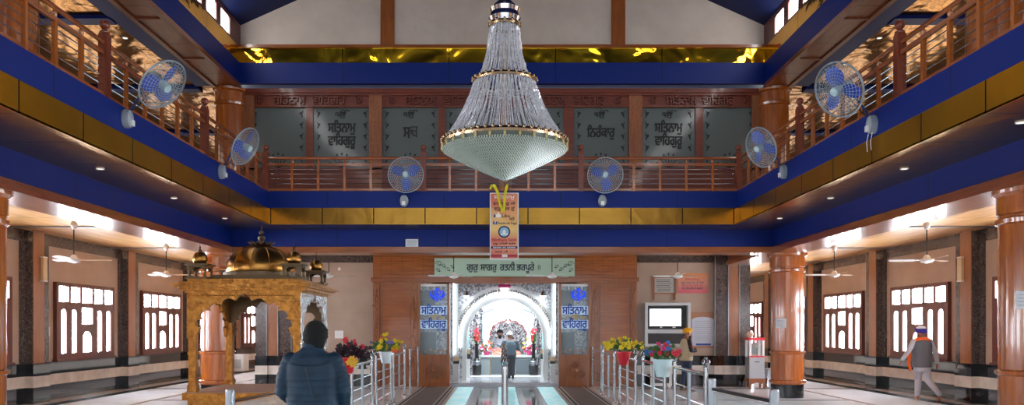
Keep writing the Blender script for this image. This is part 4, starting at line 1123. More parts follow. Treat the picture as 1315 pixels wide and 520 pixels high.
def turret(x_, y_):
    b = MB()
    b.box(x_-0.17, x_+0.17, y_-0.17, y_+0.17, 2.42, 2.45)
    for sx in (-1, 1):
        for sy in (-1, 1): b.lathe([(0.028, 2.45), (0.02, 2.48), (0.02, 2.58), (0.03, 2.60)], (x_+sx*0.12, y_+sy*0.12, 0), 8)
    for pln, c, o_ in (('xz', x_, y_), ('yz', y_, x_)):
        for sg in (-1, 1):
            poly = [(c-0.145, 2.54), (c-0.145, 2.63), (c+0.145, 2.63), (c+0.145, 2.54), (c+0.10, 2.54)]+[(c+0.10*math.cos(PI*i/10), 2.54+0.065*math.sin(PI*i/10)) for i in range(1, 10)]+[(c-0.10, 2.54)]
            b.prism(poly, pln, o_+sg*0.125-0.015, o_+sg*0.125+0.015)
    b.box(x_-0.18, x_+0.18, y_-0.18, y_+0.18, 2.63, 2.655)
    tr = b.build('turret', DARKBR, pal)
    MB().lathe([(0.07, 2.655), (0.10, 2.68), (0.115, 2.73), (0.105, 2.78), (0.07, 2.83), (0.03, 2.85)], (x_, y_, 0), 20).build('onion_dome', GILTS, tr)
    MB().lathe([(0.03, 2.85), (0.035, 2.87), (0.012, 2.89), (0.02, 2.91), (0.006, 2.94), (0.002, 3.05)], (x_, y_, 0), 10).build('spike', DARKBR, tr)
for sx in (-1, 1):
    for sy in (-1, 1): turret(sx*(hw-0.14), sy*(hw-0.14))

# ------------------------------------------------------------------ steel queue barriers
def barrier(label, x, y0, y1, fin=(1, 1), group='steel queue barriers', pr=0.032):
    b = thing('queue_barrier', label, 'barrier', (x, y0, 0), 0, group); L = y1-y0
    for i, yy in enumerate((0, L)):
        p = MB().tube([(0, yy, 0), (0, yy, 1.13)], pr, 12).lathe([(0.075, 0), (0.07, 0.012), (0.035, 0.02)], (0, yy, 0), 16).build('post', STEEL, b)
        if fin[i]: MB().lathe([(0.032, 1.13), (0.042, 1.14), (0.02, 1.15), (0.045, 1.17), (0.058, 1.205), (0.045, 1.24), (0.02, 1.255), (0.026, 1.27), (0.004, 1.285)], (0, yy, 0), 14).build('ball_finial', STEEL, p)
    MB().tube([(0, 0.03, 1.05), (0, L-0.03, 1.05)], 0.027, 10).build('top_rail', STEEL, b)
    MB().tube([(0, 0.03, 0.26), (0, L-0.03, 0.26)], 0.02, 8).build('bottom_rail', STEEL, b)
    for z_ in (0.46, 0.63, 0.80): MB().tube([(0, 0.03, z_), (0, L-0.03, z_)], 0.011, 6).build('middle_rail', STEEL, b)
    MB().box(-0.018, 0.018, L/2-0.035, L/2+0.035, 0.04, 1.03).build('centre_upright', STEELD, b, smooth=False)
    return b
rows = [(19.35, 17.35), (16.95, 14.95), (14.5, 12.55), (12.1, 10.25)]
for s, nm in ((-1, 'left'), (1, 'right')):
    for i, (b_, a_) in enumerate(rows):
        barrier('steel queue barrier in the %s row, %s section counted from the shrine' % (nm, ordw[i+1]), (-2.43 if s < 0 else 2.50)+ (0.06*(i) if s > 0 else 0), a_, b_)
    # thin plain section against the entrance wall
    xx = -2.36 if s < 0 else 2.53
    g_ = thing('queue_barrier', 'thin plain steel barrier section against the shrine wall, %s row' % nm, 'barrier', (xx, 19.9, 0), 0, 'steel queue barriers')
    for yy in (0, 1.9): MB().tube([(0, yy, 0), (0, yy, 1.12)], 0.026, 10).sphere((0, yy, 1.13), 0.032, 10, 6).build('post', STEEL, g_)
    for z_ in (0.25, 0.55, 0.8, 1.05): MB().tube([(0, 0.02, z_), (0, 1.88, z_)], 0.011, 6).build('rail', STEEL, g_)
for i, (b_, a_) in enumerate(rows):
    barrier('steel queue barrier in the centre row, %s section counted from the shrine' % ordw[i], 0.035, a_+0.45, b_+0.45, pr=0.045)
t = NT('clear_glass_panel'); t.set(color=srgb(206, 216, 218), rough=0.04, alpha=0.3); GLASSP = t.m
for s, nm in ((-1, 'left'), (1, 'right')):
    gp = thing('glass_barrier', 'low glass barrier with steel posts at the near end of the %s row' % nm, 'barrier', (0, 0, 0))
    xa, ya, xb, yb = s*2.72, 10.1, s*2.90, 8.3
    for x_, y_ in ((xa, ya), (xb, yb)):
        MB().tube([(x_, y_, 0), (x_, y_, 0.98)], 0.05, 14).lathe([(0.05, 0.98), (0.045, 1.0), (0.01, 1.005)], (x_, y_, 0), 14).build('post', STEELD, gp)
    MB().tube([(xa, ya, 0.87), (xb, yb, 0.87)], 0.022, 8).build('handrail', BLACKP if s > 0 else STEEL, gp)
    d = Vector((xb-xa, yb-ya, 0)).normalized(); nn = Vector((-d.y, d.x, 0))*0.005
    p0 = Vector((xa, ya, 0))+d*0.07; p1 = Vector((xb, yb, 0))-d*0.07
    vs = [p0+nn+Vector((0,0,.12)), p1+nn+Vector((0,0,.12)), p1+nn+Vector((0,0,.84)), p0+nn+Vector((0,0,.84)), p0-nn+Vector((0,0,.12)), p1-nn+Vector((0,0,.12)), p1-nn+Vector((0,0,.84)), p0-nn+Vector((0,0,.84))]
    MB().add(vs, [(0,1,2,3), (7,6,5,4), (0,4,5,1), (1,5,6,2), (2,6,7,3), (3,7,4,0)]).build('glass_panel', GLASSP, gp, smooth=False)

# ------------------------------------------------------------------ plants and flowers
def flower_mb(mb, c, r, n=6, facing=None):
    c = Vector(c); f = Vector(facing) if facing else Vector((random.uniform(-1, 1), -1.2, random.uniform(0, 1.2))); f.normalize()
    u = f.orthogonal().normalized(); v = f.cross(u)
    for k in range(n):
        a = 2*PI*k/n+random.random()*0.4; d = u*math.cos(a)+v*math.sin(a); e = -u*math.sin(a)+v*math.cos(a)
        p = [c, c+d*r*0.55+e*r*0.34+f*r*0.15, c+d*r+f*r*0.05, c+d*r*0.55-e*r*0.34+f*r*0.15]
        q = [x-f*0.004 for x in p]
        mb.add(p+q, [(0,1,2,3), (7,6,5,4), (0,4,5,1), (1,5,6,2), (2,6,7,3), (3,7,4,0)])
    mb.sphere(c+f*r*0.15, r*0.22, 6, 4)
def leaf_mb(mb, base, tip, w_):
    base = Vector(base); tip = Vector(tip); d = tip-base; s_ = d.cross(Vector((random.uniform(-.3,.3), -1, 0.4))).normalized()*w_
    mid = base+d*0.5+Vector((0, -0.01, w_*0.4)); n_ = Vector((0, 0.003, 0))
    p = [base, mid+s_, tip, mid-s_]; q = [x+n_ for x in p]
    mb.add(p+q, [(0,1,2,3), (7,6,5,4), (0,4,5,1), (1,5,6,2), (2,6,7,3), (3,7,4,0)])
LEAF = plain('green_leaf', (62, 108, 50), 0.5)
DKLEAF = plain('dark_purple_leaf', (48, 28, 38), 0.45)
def planter(name, label, loc, potc, ph, pr, foliage, flowers, spread, hgt, leafm=LEAF, fr=0.045, hook=True):
    p = thing(name, label, 'flower pot', loc)
    pm = plain('pot_plastic_%s' % label.split()[0], potc, 0.35)
    pot = MB().lathe([(pr*0.62, -ph*0.5), (pr*0.98, ph*0.42), (pr*1.08, ph*0.43), (pr*1.08, ph*0.5), (pr*0.95, ph*0.5), (pr*0.9, ph*0.42)], n=24).build('pot', pm, p)
    if hook: MB().box((1 if loc[0] > 0 else -1)*pr, (1 if loc[0] > 0 else -1)*(pr+0.03), -0.02, 0.02, ph*0.42, ph*0.47).build('hook', pm, pot, smooth=False)
    lf = MB()
    for i in range(foliage):
        a = random.uniform(0, 2*PI); q = random.uniform(0.3, 1)
        b_ = Vector((0.4*pr*math.cos(a), 0.4*pr*math.sin(a), ph*0.42)); t_ = Vector((spread*q*math.cos(a), spread*0.6*q*math.sin(a), ph*0.5+hgt*random.uniform(0.1, 0.95)*(1.1-0.5*q)))
        m_ = b_+(t_-b_)*0.6
        lf.tube([b_, m_, t_], 0.004, 4, False)
        for k in range(3): leaf_mb(lf, b_+(t_-b_)*(0.45+0.2*k), t_+Vector((random.uniform(-.06,.06), random.uniform(-.05,.02), random.uniform(-.05,.05))), random.uniform(0.02, 0.035))
    lf.build('leaves', leafm, p, smooth=False)['kind'] = 'stuff'
    for m_, cnt in flowers:
        fm = MB()
        for i in range(cnt):
            a = random.uniform(0, 2*PI); q = math.sqrt(random.random())
            flower_mb(fm, (spread*q*math.cos(a), spread*0.55*q*math.sin(a)-0.03, ph*0.5+0.04+hgt*random.uniform(0.15, 1)*(1.05-0.6*q)), fr*random.uniform(0.8, 1.3))
        fm.build('blossoms', m_, p, smooth=False)['kind'] = 'stuff'
    return p
YEL = plain('yellow_petal', (232, 206, 36), 0.6); ORG = plain('orange_petal', (232, 104, 40), 0.6); PUR = plain('purple_petal', (108, 92, 150), 0.6)
REDF = plain('red_petal', (206, 40, 60), 0.6); BLU = plain('blue_petal', (64, 130, 196), 0.6); PNK = plain('pink_petal', (214, 70, 130), 0.6); WHF = plain('white_petal', (236, 236, 240), 0.6)
redpot = planter('flower_pot', 'red bucket of dark purple foliage hooked on the left barrier beside the jacketed man', (-2.24, 11.25, Z(469, 11.25)), (204, 28, 44), 0.24, 0.13, 44, [(REDF, 5)], 0.34, 0.30, DKLEAF)
planter('flower_pot', 'white bucket of yellow and purple flowers hooked on the left barrier', (-2.22, 14.8, Z(459, 14.8)), (224, 232, 236), 0.22, 0.12, 22, [(YEL, 22), (PUR, 9), (ORG, 3)], 0.27, 0.30)
planter('flower_pot', 'small orange bucket of yellow flowers hooked on the left barrier, farthest from the camera', (-2.25, 16.1, Z(449, 16.1)), (224, 84, 34), 0.12, 0.11, 12, [(YEL, 12)], 0.2, 0.12)
planter('flower_pot', 'crimson bucket of yellow blossoms hooked on the right barrier', (2.37, 15.2, Z(460, 15.2)), (206, 30, 48), 0.26, 0.14, 22, [(YEL, 44)], 0.38, 0.30)
planter('flower_pot', 'pale aqua bucket of mixed red, blue and green flowers hooked on the right barrier', (2.45, 11.9, Z(472.5, 11.9)), (204, 226, 228), 0.27, 0.15, 30, [(REDF, 13), (PNK, 6), (BLU, 8), (LEAF, 10)], 0.26, 0.25)
planter('foliage_pot', 'dark leafy plant in a black pot behind the left barrier, beside the red bucket', (-2.8, 15.6, 0.965), (30, 30, 34), 0.18, 0.11, 34, [], 0.30, 0.2, DKLEAF, hook=False)
st_ = MB().lathe([(0.14, 0), (0.13, 0.02), (0.02, 0.03), (0.02, 0.83), (0.1, 0.85), (0.1, 0.874)], n=18).build('plant_stand', BLACKP, None, loc=(-2.8, 15.6, 0))
tag(st_, 'slim black pedestal stand carrying the dark leafy plant behind the left barrier', 'stand')
fl = MB()
for i in range(4): flower_mb(fl, (0.04*math.cos(i*1.7), -0.03-0.01*i, 0.04*math.sin(i*1.7)), 0.06, 6, (0.2*i-0.3, -1, 0.3))
fl.build('yellow_blossom', plain('mustard_petal', (226, 176, 50), 0.6), redpot, smooth=False, loc=(0.10, -0.11, 0.06))

# ------------------------------------------------------------------ things on the right front wall
WY = YW-0.01
def wbox(name, label, cat, px0, px1, py0, py1, parts, d=0.05):
    return
tv = thing('television_cabinet', 'silver framed wall cabinet with a bright switched-on television screen', 'television', (X(855, YW), YW, Z(416, YW)))
def wx(px, o): return X(px, YW)-o.location.x
def wz(py, o): return Z(py, YW)-o.location.z
FR = lambda o, a, b, c, d, y0, y1: (wx(a, o), wx(b, o), y0, y1, wz(d, o), wz(c, o))
ALU = plain('silver_frame', (188, 190, 190), 0.3, 0.4)
mb = MB().lattice(wx(826, tv), wx(884, tv), wz(445, tv), wz(389, tv), [(wx(829.5, tv), wx(880.5, tv), wz(423, tv), wz(392.5, tv)), (wx(829.5, tv), wx(880.5, tv), wz(441.5, tv), wz(428, tv))], -0.3, 0)
mb.build('cabinet_frame', ALU, tv, smooth=False)
MB().box(*FR(tv, 829.5, 880.5, 392.5, 441.5, -0.05, -0.01)).build('cabinet_back', plain('dark_grey_panel', (72, 74, 76), 0.4), tv, smooth=False)
MB().box(*FR(tv, 829.5, 876, 394.5, 421, -0.16, -0.05)).build('television_body', BLACKP, tv, smooth=False)
MB().box(*FR(tv, 833, 873, 397, 418.5, -0.165, -0.16)).build('screen', emis('white_screen', (250, 252, 255), 2.4), tv, smooth=False)
MB().box(*FR(tv, 831, 880, 429, 441, -0.2, -0.05)).build('set_top_equipment', plain('dark_equipment', (44, 42, 44), 0.3), tv, smooth=False)
mb = MB()
for px, ln_ in ((846, 3), (862, 4)): mb.box(wx(px, tv), wx(px+ln_, tv), -0.17, -0.15, wz(421, tv), wz(419.5, tv))
mb.build('screen_foot', WHITEP, tv, smooth=False)
nb = thing('framed_notice', 'small grey notice in a wooden frame on two legs above the television', 'notice board', (X(853, YW), YW, Z(370, YW)))
MB().lattice(wx(838, nb), wx(868, nb), wz(377.5, nb), wz(355, nb), [(wx(840, nb), wx(866, nb), wz(376, nb), wz(356.7, nb))], -0.06, 0).box(wx(838, nb), wx(840, nb), -0.06, 0, wz(385, nb), wz(377, nb)).box(wx(865, nb), wx(867, nb), -0.06, 0, wz(385, nb), wz(377, nb)).build('wooden_frame', WOOD, nb, smooth=False)
MB().box(*FR(nb, 839.5, 866.5, 356, 377, -0.03, 0)).build('notice_sheet', plain('grey_notice_sheet', (176, 172, 166), 0.6), nb, smooth=False)
mb = MB()
random.seed(3)
for k in range(7):
    yy = 359+k*2.4; mb.box(wx(842+random.random()*2, nb), wx(863-random.random()*4, nb), -0.034, -0.03, wz(yy+0.7, nb), wz(yy, nb))
mb.build('printed_lines', INK, nb, smooth=False)
po = thing('wall_poster', 'orange and pink lettered poster on the beige wall right of the framed notice', 'poster', (X(889, YW), YW, Z(364, YW)))
t = NT('orange_pink_poster'); sp_ = t.n('ShaderNodeSeparateXYZ'); t.l(t.co(), sp_.inputs[0])
t.set(color=t.ramp(t.math('ADD', t.math('MULTIPLY', sp_.outputs[2], 1.6), 0.5), [(0.1, srgb(206, 96, 110)), (0.5, srgb(204, 140, 120)), (0.95, srgb(214, 138, 84))]), rough=0.5)
MB().box(*FR(po, 870.5, 909, 351, 376.5, -0.015, 0)).build('sheet', t.m, po, smooth=False)
for k, (w_, y_) in enumerate(((0.42, 359), (0.66, 363.3), (0.6, 367), (0.6, 370.5))):
    text(['ਿਨਰੰਾਰ ਸਿਤਗੁਰੂ', 'ਗੁਰੂ ਘਰ ਸਭ ਨੂੰ ਸੇਵਾ', 'ਨਾਮ ਜਪੋ ਵੰਡ ਸਭਨਾ ਨਾਲ', 'ਸਾਧ ਸੰਗਤ ਜੀ ਦਾ ਧੰਨਵਾਦ'][k], 0.09, REDS if k % 2 == 0 else NAV, po, (wx(889, po), -0.017, wz(y_, po)), name='poster_lettering', ex=0.001, width=w_)
cb = thing('notice_board', 'white arched notice board in a wooden surround right of the television', 'notice board', (X(903, YW), YW-0.012, Z(425, YW)))
MB().box(*FR(cb, 886, 916, 400.5, 447, -0.03, 0)).build('wooden_surround', plain('pinkish_wood_board', (166, 118, 92), 0.4), cb, smooth=False)
a0, a1 = wx(888, cb), wx(916, cb); zc0 = wz(411, cb)
poly = [(a0, wz(444, cb)), (a1, wz(444, cb)), (a1, zc0)]+[((a0+a1)/2+(a1-a0)/2*math.cos(PI*i/12), zc0+0.09*math.sin(PI*i/12)) for i in range(1, 12)]+[(a0, zc0)]
MB().prism(poly, 'xz', -0.05, -0.03).build('white_board', plain('bluish_white_board', (190, 194, 206), 0.35), cb, smooth=False)
MB().box(*FR(cb, 893, 912, 441, 443.5, -0.06, -0.05)).build('blue_strip', FBB, cb, smooth=False)
mb = MB()
for k in range(10):
    mb.box(wx(891.5, cb), wx(912-(k % 3), cb), -0.052, -0.05, wz(412.6+k*2.7, cb), wz(412+k*2.7, cb))
mb.build('ruled_lines', GREYP, cb, smooth=False)
wp = thing('leaning_panel', 'white framed panel leaning against the black and white skirting behind the aqua bucket', 'panel', (X(849, 21.85), 21.85, 0))
MB().lattice(-0.3, 0.3, 0.04, 1.10, [(-0.22, 0.22, 0.12, 1.02)], -0.03, 0.03).build('frame', WHITEP, wp, smooth=False)
MB().box(-0.23, 0.23, -0.01, 0.01, 0.1, 1.04).build('dark_glass', plain('grey_panel_glass', (96, 100, 104), 0.1), wp, smooth=False)
MB().box(-0.25, -0.2, -0.05, 0.15, 0, 0.04).box(0.2, 0.25, -0.05, 0.15, 0, 0.04).build('foot', WHITEP, wp, smooth=False)
for lab, px, py, w_, h_ in (('white switch plate on the beige wall right of the golden kiosk', 435.5, 429.5, 0.24, 0.22), ('white switch plate on the beige wall behind the yellow flowers', 465, 449.5, 0.22, 0.15)):
    o = MB().box(-w_/2, w_/2, -0.02, 0, -h_/2, h_/2).build('switch_plate', WHITEP, None, smooth=False, loc=(X(px, YW), YW, Z(py, YW)))
    tag(o, lab, 'switch')
    MB().box(-w_*0.35, -w_*0.1, -0.028, -0.02, -0.03, 0.03).box(w_*0.1, w_*0.35, -0.028, -0.02, -0.03, 0.03).build('rocker', PAPER, o, smooth=False)
o = MB(); o.M = Matrix.Rotation(PI/2, 4, 'X'); o = o.lathe([(0.045, 0), (0.05, 0.01), (0.045, 0.04), (0.01, 0.045)], n=18).build('wall_lamp', WHITEP, None, loc=(X(436, YW), YW, Z(345.5, YW)))
tag(o, 'small round white wall lamp high on the beige wall behind the kiosk turrets', 'lamp')
for s, nm in ((-1, 'left'), (1, 'right')):
    for y_ in ((17.95,) if s < 0 else (17.3, 21.35)):
        o = MB().box(-0.02, 0, -0.09, 0.09, -0.11, 0.11) if s > 0 else MB().box(0, 0.02, -0.09, 0.09, -0.11, 0.11)
        o = o.build('switch_plate', WHITEP, None, smooth=False, loc=(s*XW, y_, 1.58 if s < 0 else 1.5))
        tag(o, 'white switch plate on the %s aisle wall, %s' % (nm, 'beside the full window' if s < 0 else ('between the two nearest windows' if y_ < 18 else 'behind the pillar next to the middle window')), 'switch')
        MB().box(-0.026 if s > 0 else 0.02, -0.02 if s > 0 else 0.026, -0.05, 0.05, -0.05, 0.05).build('rocker', PAPER, o, smooth=False)
    o = MB().box(-0.03, 0.03, -0.08, 0.08, -0.25, 0.25).build('tube_light', plain('yellowed_diffuser', (206, 186, 150), 0.4), None, smooth=False, loc=(s*(XW-0.25), 17.42, 2.98))
    tag(o, 'slim upright light fitting on the %s wall pilaster' % nm, 'lamp')
    MB().box(-0.035, 0.035, -0.085, 0.085, 0.25, 0.28).box(-0.035, 0.035, -0.085, 0.085, -0.28, -0.25).build('end_cap', WHITEP, o, smooth=False)

# donation cabinet, bins
dc = thing('donation_cabinet', 'steel and glass donation cabinet with red trim beside the far right pillar', 'cabinet', (X(967, 21.9), 21.75, 0))
mb = MB()
for sx in (-1, 1):
    for sy in (-1, 1): mb.box(sx*0.22, sx*0.18, sy*0.19, sy*0.15, 0, 0.22)
mb.box(-0.23, 0.23, -0.2, 0.2, 0.2, 0.27)
mb.prism([(-0.2, 0.2), (0.2, 0.2), (0.14, 0.12), (0, 0.16), (-0.14, 0.12)], 'xz', -0.2, -0.17)
mb.build('wooden_stand', WOOD, dc, smooth=False)
MB().box(-0.21, 0.21, -0.19, 0.19, 0.27, 0.86).build('steel_box', plain('brushed_panel', (168, 170, 174), 0.35, 0.5), dc, smooth=False)
MB().box(-0.2, 0.2, -0.205, -0.19, 0.86, 0.9).box(-0.23, 0.23, -0.21, 0.21, 1.33, 1.40).build('red_trim', plain('bright_red_trim', (206, 24, 44), 0.35), dc, smooth=False)
mb = MB()
for sx in (-1, 1):
    for sy in (-1, 1): mb.box(sx*0.21, sx*0.15, sy*0.19, sy*0.15, 0.86, 1.33)
mb.build('white_corner_post', WHITEP, dc, smooth=False)
MB().box(-0.19, 0.19, -0.18, 0.18, 0.88, 1.33).build('glass_case', GLASSP, dc, smooth=False)
MB().box(-0.06, 0.06, -0.2, -0.19, 0.72, 0.74).build('coin_slot', BLACKP, dc, smooth=False)
o = MB().lathe([(0.05, 0), (0.09, 0.05), (0.1, 0.11), (0.07, 0.15), (0.02, 0.16)], n=18).build('offering_pot', plain('cream_pot', (224, 206, 180), 0.5), None, loc=(dc.location.x-0.13, 21.75, 1.40))
tag(o, 'small cream coloured pot on top of the donation cabinet', 'pot')
MB().lathe([(0.015, 0.16), (0.02, 0.18), (0.004, 0.19)], n=10).build('lid_knob', BRASS, o)
o = MB().lathe([(0.03, 0), (0.045, 0.03), (0.04, 0.09), (0.015, 0.1)], n=14).build('steel_tumbler', STEEL, None, loc=(dc.location.x+0.1, 21.75, 1.40))
tag(o, 'tiny steel tumbler on top of the donation cabinet, beside the cream pot', 'cup')
MB().ring((0, 0, 0.09), 0.04, 0.004, n=16).build('rim', STEEL, o)
for i, (px, lab) in enumerate(((982, 'steel drum bin close beside the donation cabinet'), (988.5, 'steel drum bin half hidden by the far right pillar'))):
    b = thing('steel_bin', lab, 'bin', (X(px, 22)+0.1*i, 21.75+0.15*i-0.1, 0), 0, 'steel bins')
    MB().lathe([(0.10, 0), (0.105, 0.03), (0.10, 0.06), (0.10, 0.5), (0.108, 0.51), (0.108, 0.53)], n=28).build('drum', STEEL, b)
    MB().lathe([(0.106, 0.53), (0.09, 0.545), (0.02, 0.55)], n=28).build('lid', STEELD, b)
o = thing('white_chest', 'small white chest against the far end of the left aisle wall', 'chest', (-10.0, 29.5, 0))
MB().box(-0.3, 0.3, -0.3, 0.3, 0.05, 0.62).build('body', WHITEP, o, smooth=False)
MB().box(-0.32, 0.32, -0.32, 0.32, 0.62, 0.68).build('lid', WHITEP, o, smooth=False)
MB().box(-0.2, 0.2, -0.31, -0.3, 0.15, 0.5).build('door', ALU, o, smooth=False)

# ------------------------------------------------------------------ shrine contents
al = thing('altar_counter', 'long grey glass-fronted offering counter in the shrine', 'counter', (X(653.5, 26.2), 26.0, 0.1))
GREYC = plain('grey_counter_stone', (126, 134, 136), 0.25); GREYD = plain('dark_grey_pane', (88, 96, 102), 0.12)
MB().box(-0.95, 0.95, 0, 0.6, 0.0, 0.6).build('counter_body', GREYC, al, smooth=False)
MB().box(-0.99, 0.99, -0.04, 0.62, 0.6, 0.66).build('counter_top', plain('pale_counter_top', (190, 194, 190), 0.25), al, smooth=False)
for x_ in (-0.33, 0.48): MB().box(x_-0.26, x_+0.26, -0.015, 0, 0.06, 0.52).build('front_pane', GREYD, al, smooth=False)
for x_ in (-0.62, -0.02, 0.17, 0.79): MB().box(x_-0.015, x_+0.015, -0.02, 0, 0.0, 0.6).build('front_strip', BRASS, al, smooth=False)
def cloth_mound(label, loc, sx, sy, h, mat):
    n = 28; vs = []; fs = []
    for i in range(n+1):
        for j in range(n+1):
            u = i/n*2-1; v = j/n*2-1
            q = max(0, 1-abs(u)**4)*max(0, 1-abs(v)**4)
            vs.append((u*sx, v*sy, h*q*(0.85+0.15*math.cos(u*2))+0.012*math.sin(9*u+4*v)*q))
    for i in range(n):
        for j in range(n):
            a = i*(n+1)+j; fs.append((a, a+1, a+n+2, a+n+1))
    m0 = len(vs); vs += [(x, y, -0.0) for x, y, z in vs[:m0]]
    for i in range(n):
        for j in range(n):
            a = m0+i*(n+1)+j; fs.append((a, a+n+1, a+n+2, a+1))
    o = MB().add(vs, fs).build('scripture_cloth', mat, None, loc=loc)
    return tag(o, label, 'cloth')
t = NT('coral_patterned_cloth'); t.set(color=t.ramp(t.noise(t.map((1,)*3), 16, 3), [(0.4, srgb(214, 110, 96)), (0.6, srgb(236, 170, 150))]), rough=0.8)
cloth_mound('coral patterned cloth covering the scripture behind the counter', (X(650, 27.2), 27.22, 0.72), 0.56, 0.22, 0.30, t.m)
random.seed(11)
for s, nm in ((-1, 'left'), (1, 'right')):
    bx = X(652.5, 26.2)+s*0.72
    bq = thing('flower_arrangement', 'mixed pink, white and yellow flower arrangement on the %s end of the shrine counter' % nm, 'flowers', (bx, 26.25, 0.76), 0, 'flower arrangements on the shrine counter')
    MB().lathe([(0.07, 0), (0.1, 0.05), (0.12, 0.12), (0.1, 0.13)], n=16).build('vase', PNK, bq)
    for m_, cnt, hh in ((PNK, 22, 0.25), (WHF, 14, 0.4), (YEL if s > 0 else ORG, 9, 0.52), (LEAF, 12, 0.3)):
        fm = MB()
        for i in range(cnt):
            a = random.uniform(0, 2*PI); q = math.sqrt(random.random())
            flower_mb(fm, (0.24*q*math.cos(a), 0.13*q*math.sin(a)-0.03, 0.13+hh*random.random()*(1.1-0.6*q)), 0.05)
        fm.build('blossoms', m_, bq, smooth=False)['kind'] = 'stuff'
    vx = X(612 if s < 0 else 685.5, 25.6)
    va = thing('tall_vase', 'tall black floor vase of red roses %s of the shrine counter' % nm, 'vase', (vx, 25.75, 0.1), 0, 'tall black vases')
    MB().lathe([(0.13, 0), (0.15, 0.03), (0.15, 0.3), (0.17, 0.33), (0.10, 0.38), (0.075, 0.5), (0.09, 0.52), (0.06, 0.56), (0.055, 1.0), (0.075, 1.05), (0.05, 1.06)], n=22).build('vase_body', BLACKP, va)
    MB().lathe([(0.135, 0.34), (0.14, 0.45), (0.09, 0.5)], n=22).build('silver_band', STEELD, va)
    fm = MB()
    for i in range(16): flower_mb(fm, (random.uniform(-0.07, 0.07), random.uniform(-0.06, 0.02), 1.12+random.random()*0.45), 0.06)
    fm.build('roses', REDF, va, smooth=False)['kind'] = 'stuff'
    lf = MB()
    for i in range(14):
        a = random.uniform(0, 2*PI); leaf_mb(lf, (0, 0, 1.05), (0.13*math.cos(a), 0.1*math.sin(a), 1.1+random.random()*0.4), 0.02)
    lf.build('leaves', LEAF, va, smooth=False)['kind'] = 'stuff'
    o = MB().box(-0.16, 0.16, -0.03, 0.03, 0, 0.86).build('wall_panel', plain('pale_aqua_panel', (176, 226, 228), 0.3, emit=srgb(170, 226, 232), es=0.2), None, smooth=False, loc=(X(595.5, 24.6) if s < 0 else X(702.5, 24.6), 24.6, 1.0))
    tag(o, 'pale upright panel on a pedestal just behind the shrine arch, %s side' % nm, 'panel', 'pale panels behind the arch')
    MB().box(-0.2, 0.2, -0.14, 0.14, -0.9, -0.3).build('pedestal', WHITESTONE, o, smooth=False)
    MB().box(-0.21, 0.21, -0.15, 0.15, -0.3, -0.15).build('black_band', BLACKSTONE, o, smooth=False)
    MB().box(-0.21, 0.21, -0.15, 0.15, -0.15, 0.0).build('gold_band', BRASS, o, smooth=False)
o = thing('side_table', 'narrow brown wooden lectern at the left inside the shrine', 'table', (X(593, 24.95)-0.06, 24.95, 0.1))
MB().box(-0.12, 0.12, -0.12, 0.12, 0.8, 0.86).build('table_top', WOODRED, o, smooth=False)
MB().box(-0.1, 0.1, -0.1, 0.1, 0.0, 0.8).build('pedestal', WOODRED, o, smooth=False)
o = MB().box(-1.15, 1.3, 25.2, 25.75, 0.1, 0.112).build('white_floor_sheet', PAPER, None, smooth=False)
tag(o, 'white floor sheet spread before the shrine counter', 'sheet')
for s, nm in ((-1, 'left'), (1, 'right')):
    rg = thing('shrine_rug', 'dark red patterned rug on the %s side of the shrine counter' % nm, 'rug', (s*1.85+0.15, 25.9, 0.1))
    t = NT('red_patterned_rug'); t.set(color=t.ramp(t.vor(t.map((1,)*3), 9), [(0.3, srgb(120, 40, 44)), (0.6, srgb(176, 150, 140))]), rough=0.9)
    MB().box(-0.38, 0.38, -0.5, 0.5, 0, 0.012).build('rug_field', t.m, rg, smooth=False)
    mb = MB()
    for i in range(20): mb.tube([(-0.38+0.04*i, -0.5, 0.006), (-0.38+0.04*i, -0.56, 0.004)], 0.004, 4)
    mb.build('fringe', PAPER, rg)
lp = thing('ceiling_lamp', 'bright pink and white lamp cluster at the top centre of the shrine entrance', 'lamp', (X(648, 23.2), 23.2, 2.9))
MB().tube([(0, 0, 0.12), (0, 0, 0.52)], 0.012, 6).build('rod', STEEL, lp)
MB().lathe([(0.03, 0.12), (0.16, 0.08), (0.2, 0), (0.14, -0.05)], n=20).build('shade', PNK, lp)
MB().sphere((0, 0, -0.05), (0.13, 0.13, 0.1), 14, 8).build('globe', emis('lamp_globe', (255, 246, 255), 12), lp)

# ------------------------------------------------------------------ people
SKIN = plain('brown_skin', (150, 100, 76), 0.55)
EYEW = plain('eye_white', (225, 222, 216), 0.3); EYED = plain('eye_dark', (28, 18, 14), 0.2)
def capsule(mb, a, b, ra, rb, n=14):
    a, b = Vector(a), Vector(b); d = b-a; k = 5; pts = []; rs = []
    u = d.normalized()
    for i in range(k): 
        th = PI/2*(1-i/k); pts.append(a-u*ra*math.sin(th)); rs.append(max(1e-4, ra*math.cos(th)))
    pts += [a, a+d*0.33, a+d*0.66, b]; rs += [ra, ra+(rb-ra)*0.33, ra+(rb-ra)*0.66, rb]
    for i in range(1, k+1):
        th = PI/2*i/k; pts.append(b+u*rb*math.sin(th)); rs.append(max(1e-4, rb*math.cos(th)))
    mb.tube(pts, rs, n)
def loft(mb, secs, n=28, ripple=0.0, freq=0):
    """secs: (centre, rx, ry); elliptical rings"""
    vs = []; fs = []
    for (c, rx, ry) in secs:
        for j in range(n):
            th = 2*PI*j/n; cs, sn = math.cos(th), math.sin(th)
            e = 0.82
            x_ = rx*math.copysign(abs(cs)**e, cs); y_ = ry*math.copysign(abs(sn)**e, sn)
            vs.append((c[0]+x_, c[1]+y_, c[2]))
    for i in range(len(secs)-1):
        for j in range(n):
            j2 = (j+1) % n; fs.append((i*n+j, i*n+j2, (i+1)*n+j2, (i+1)*n+j))
    fs += [tuple(range(n))[::-1], tuple((len(secs)-1)*n+j for j in range(n))]
    mb.add(vs, fs)
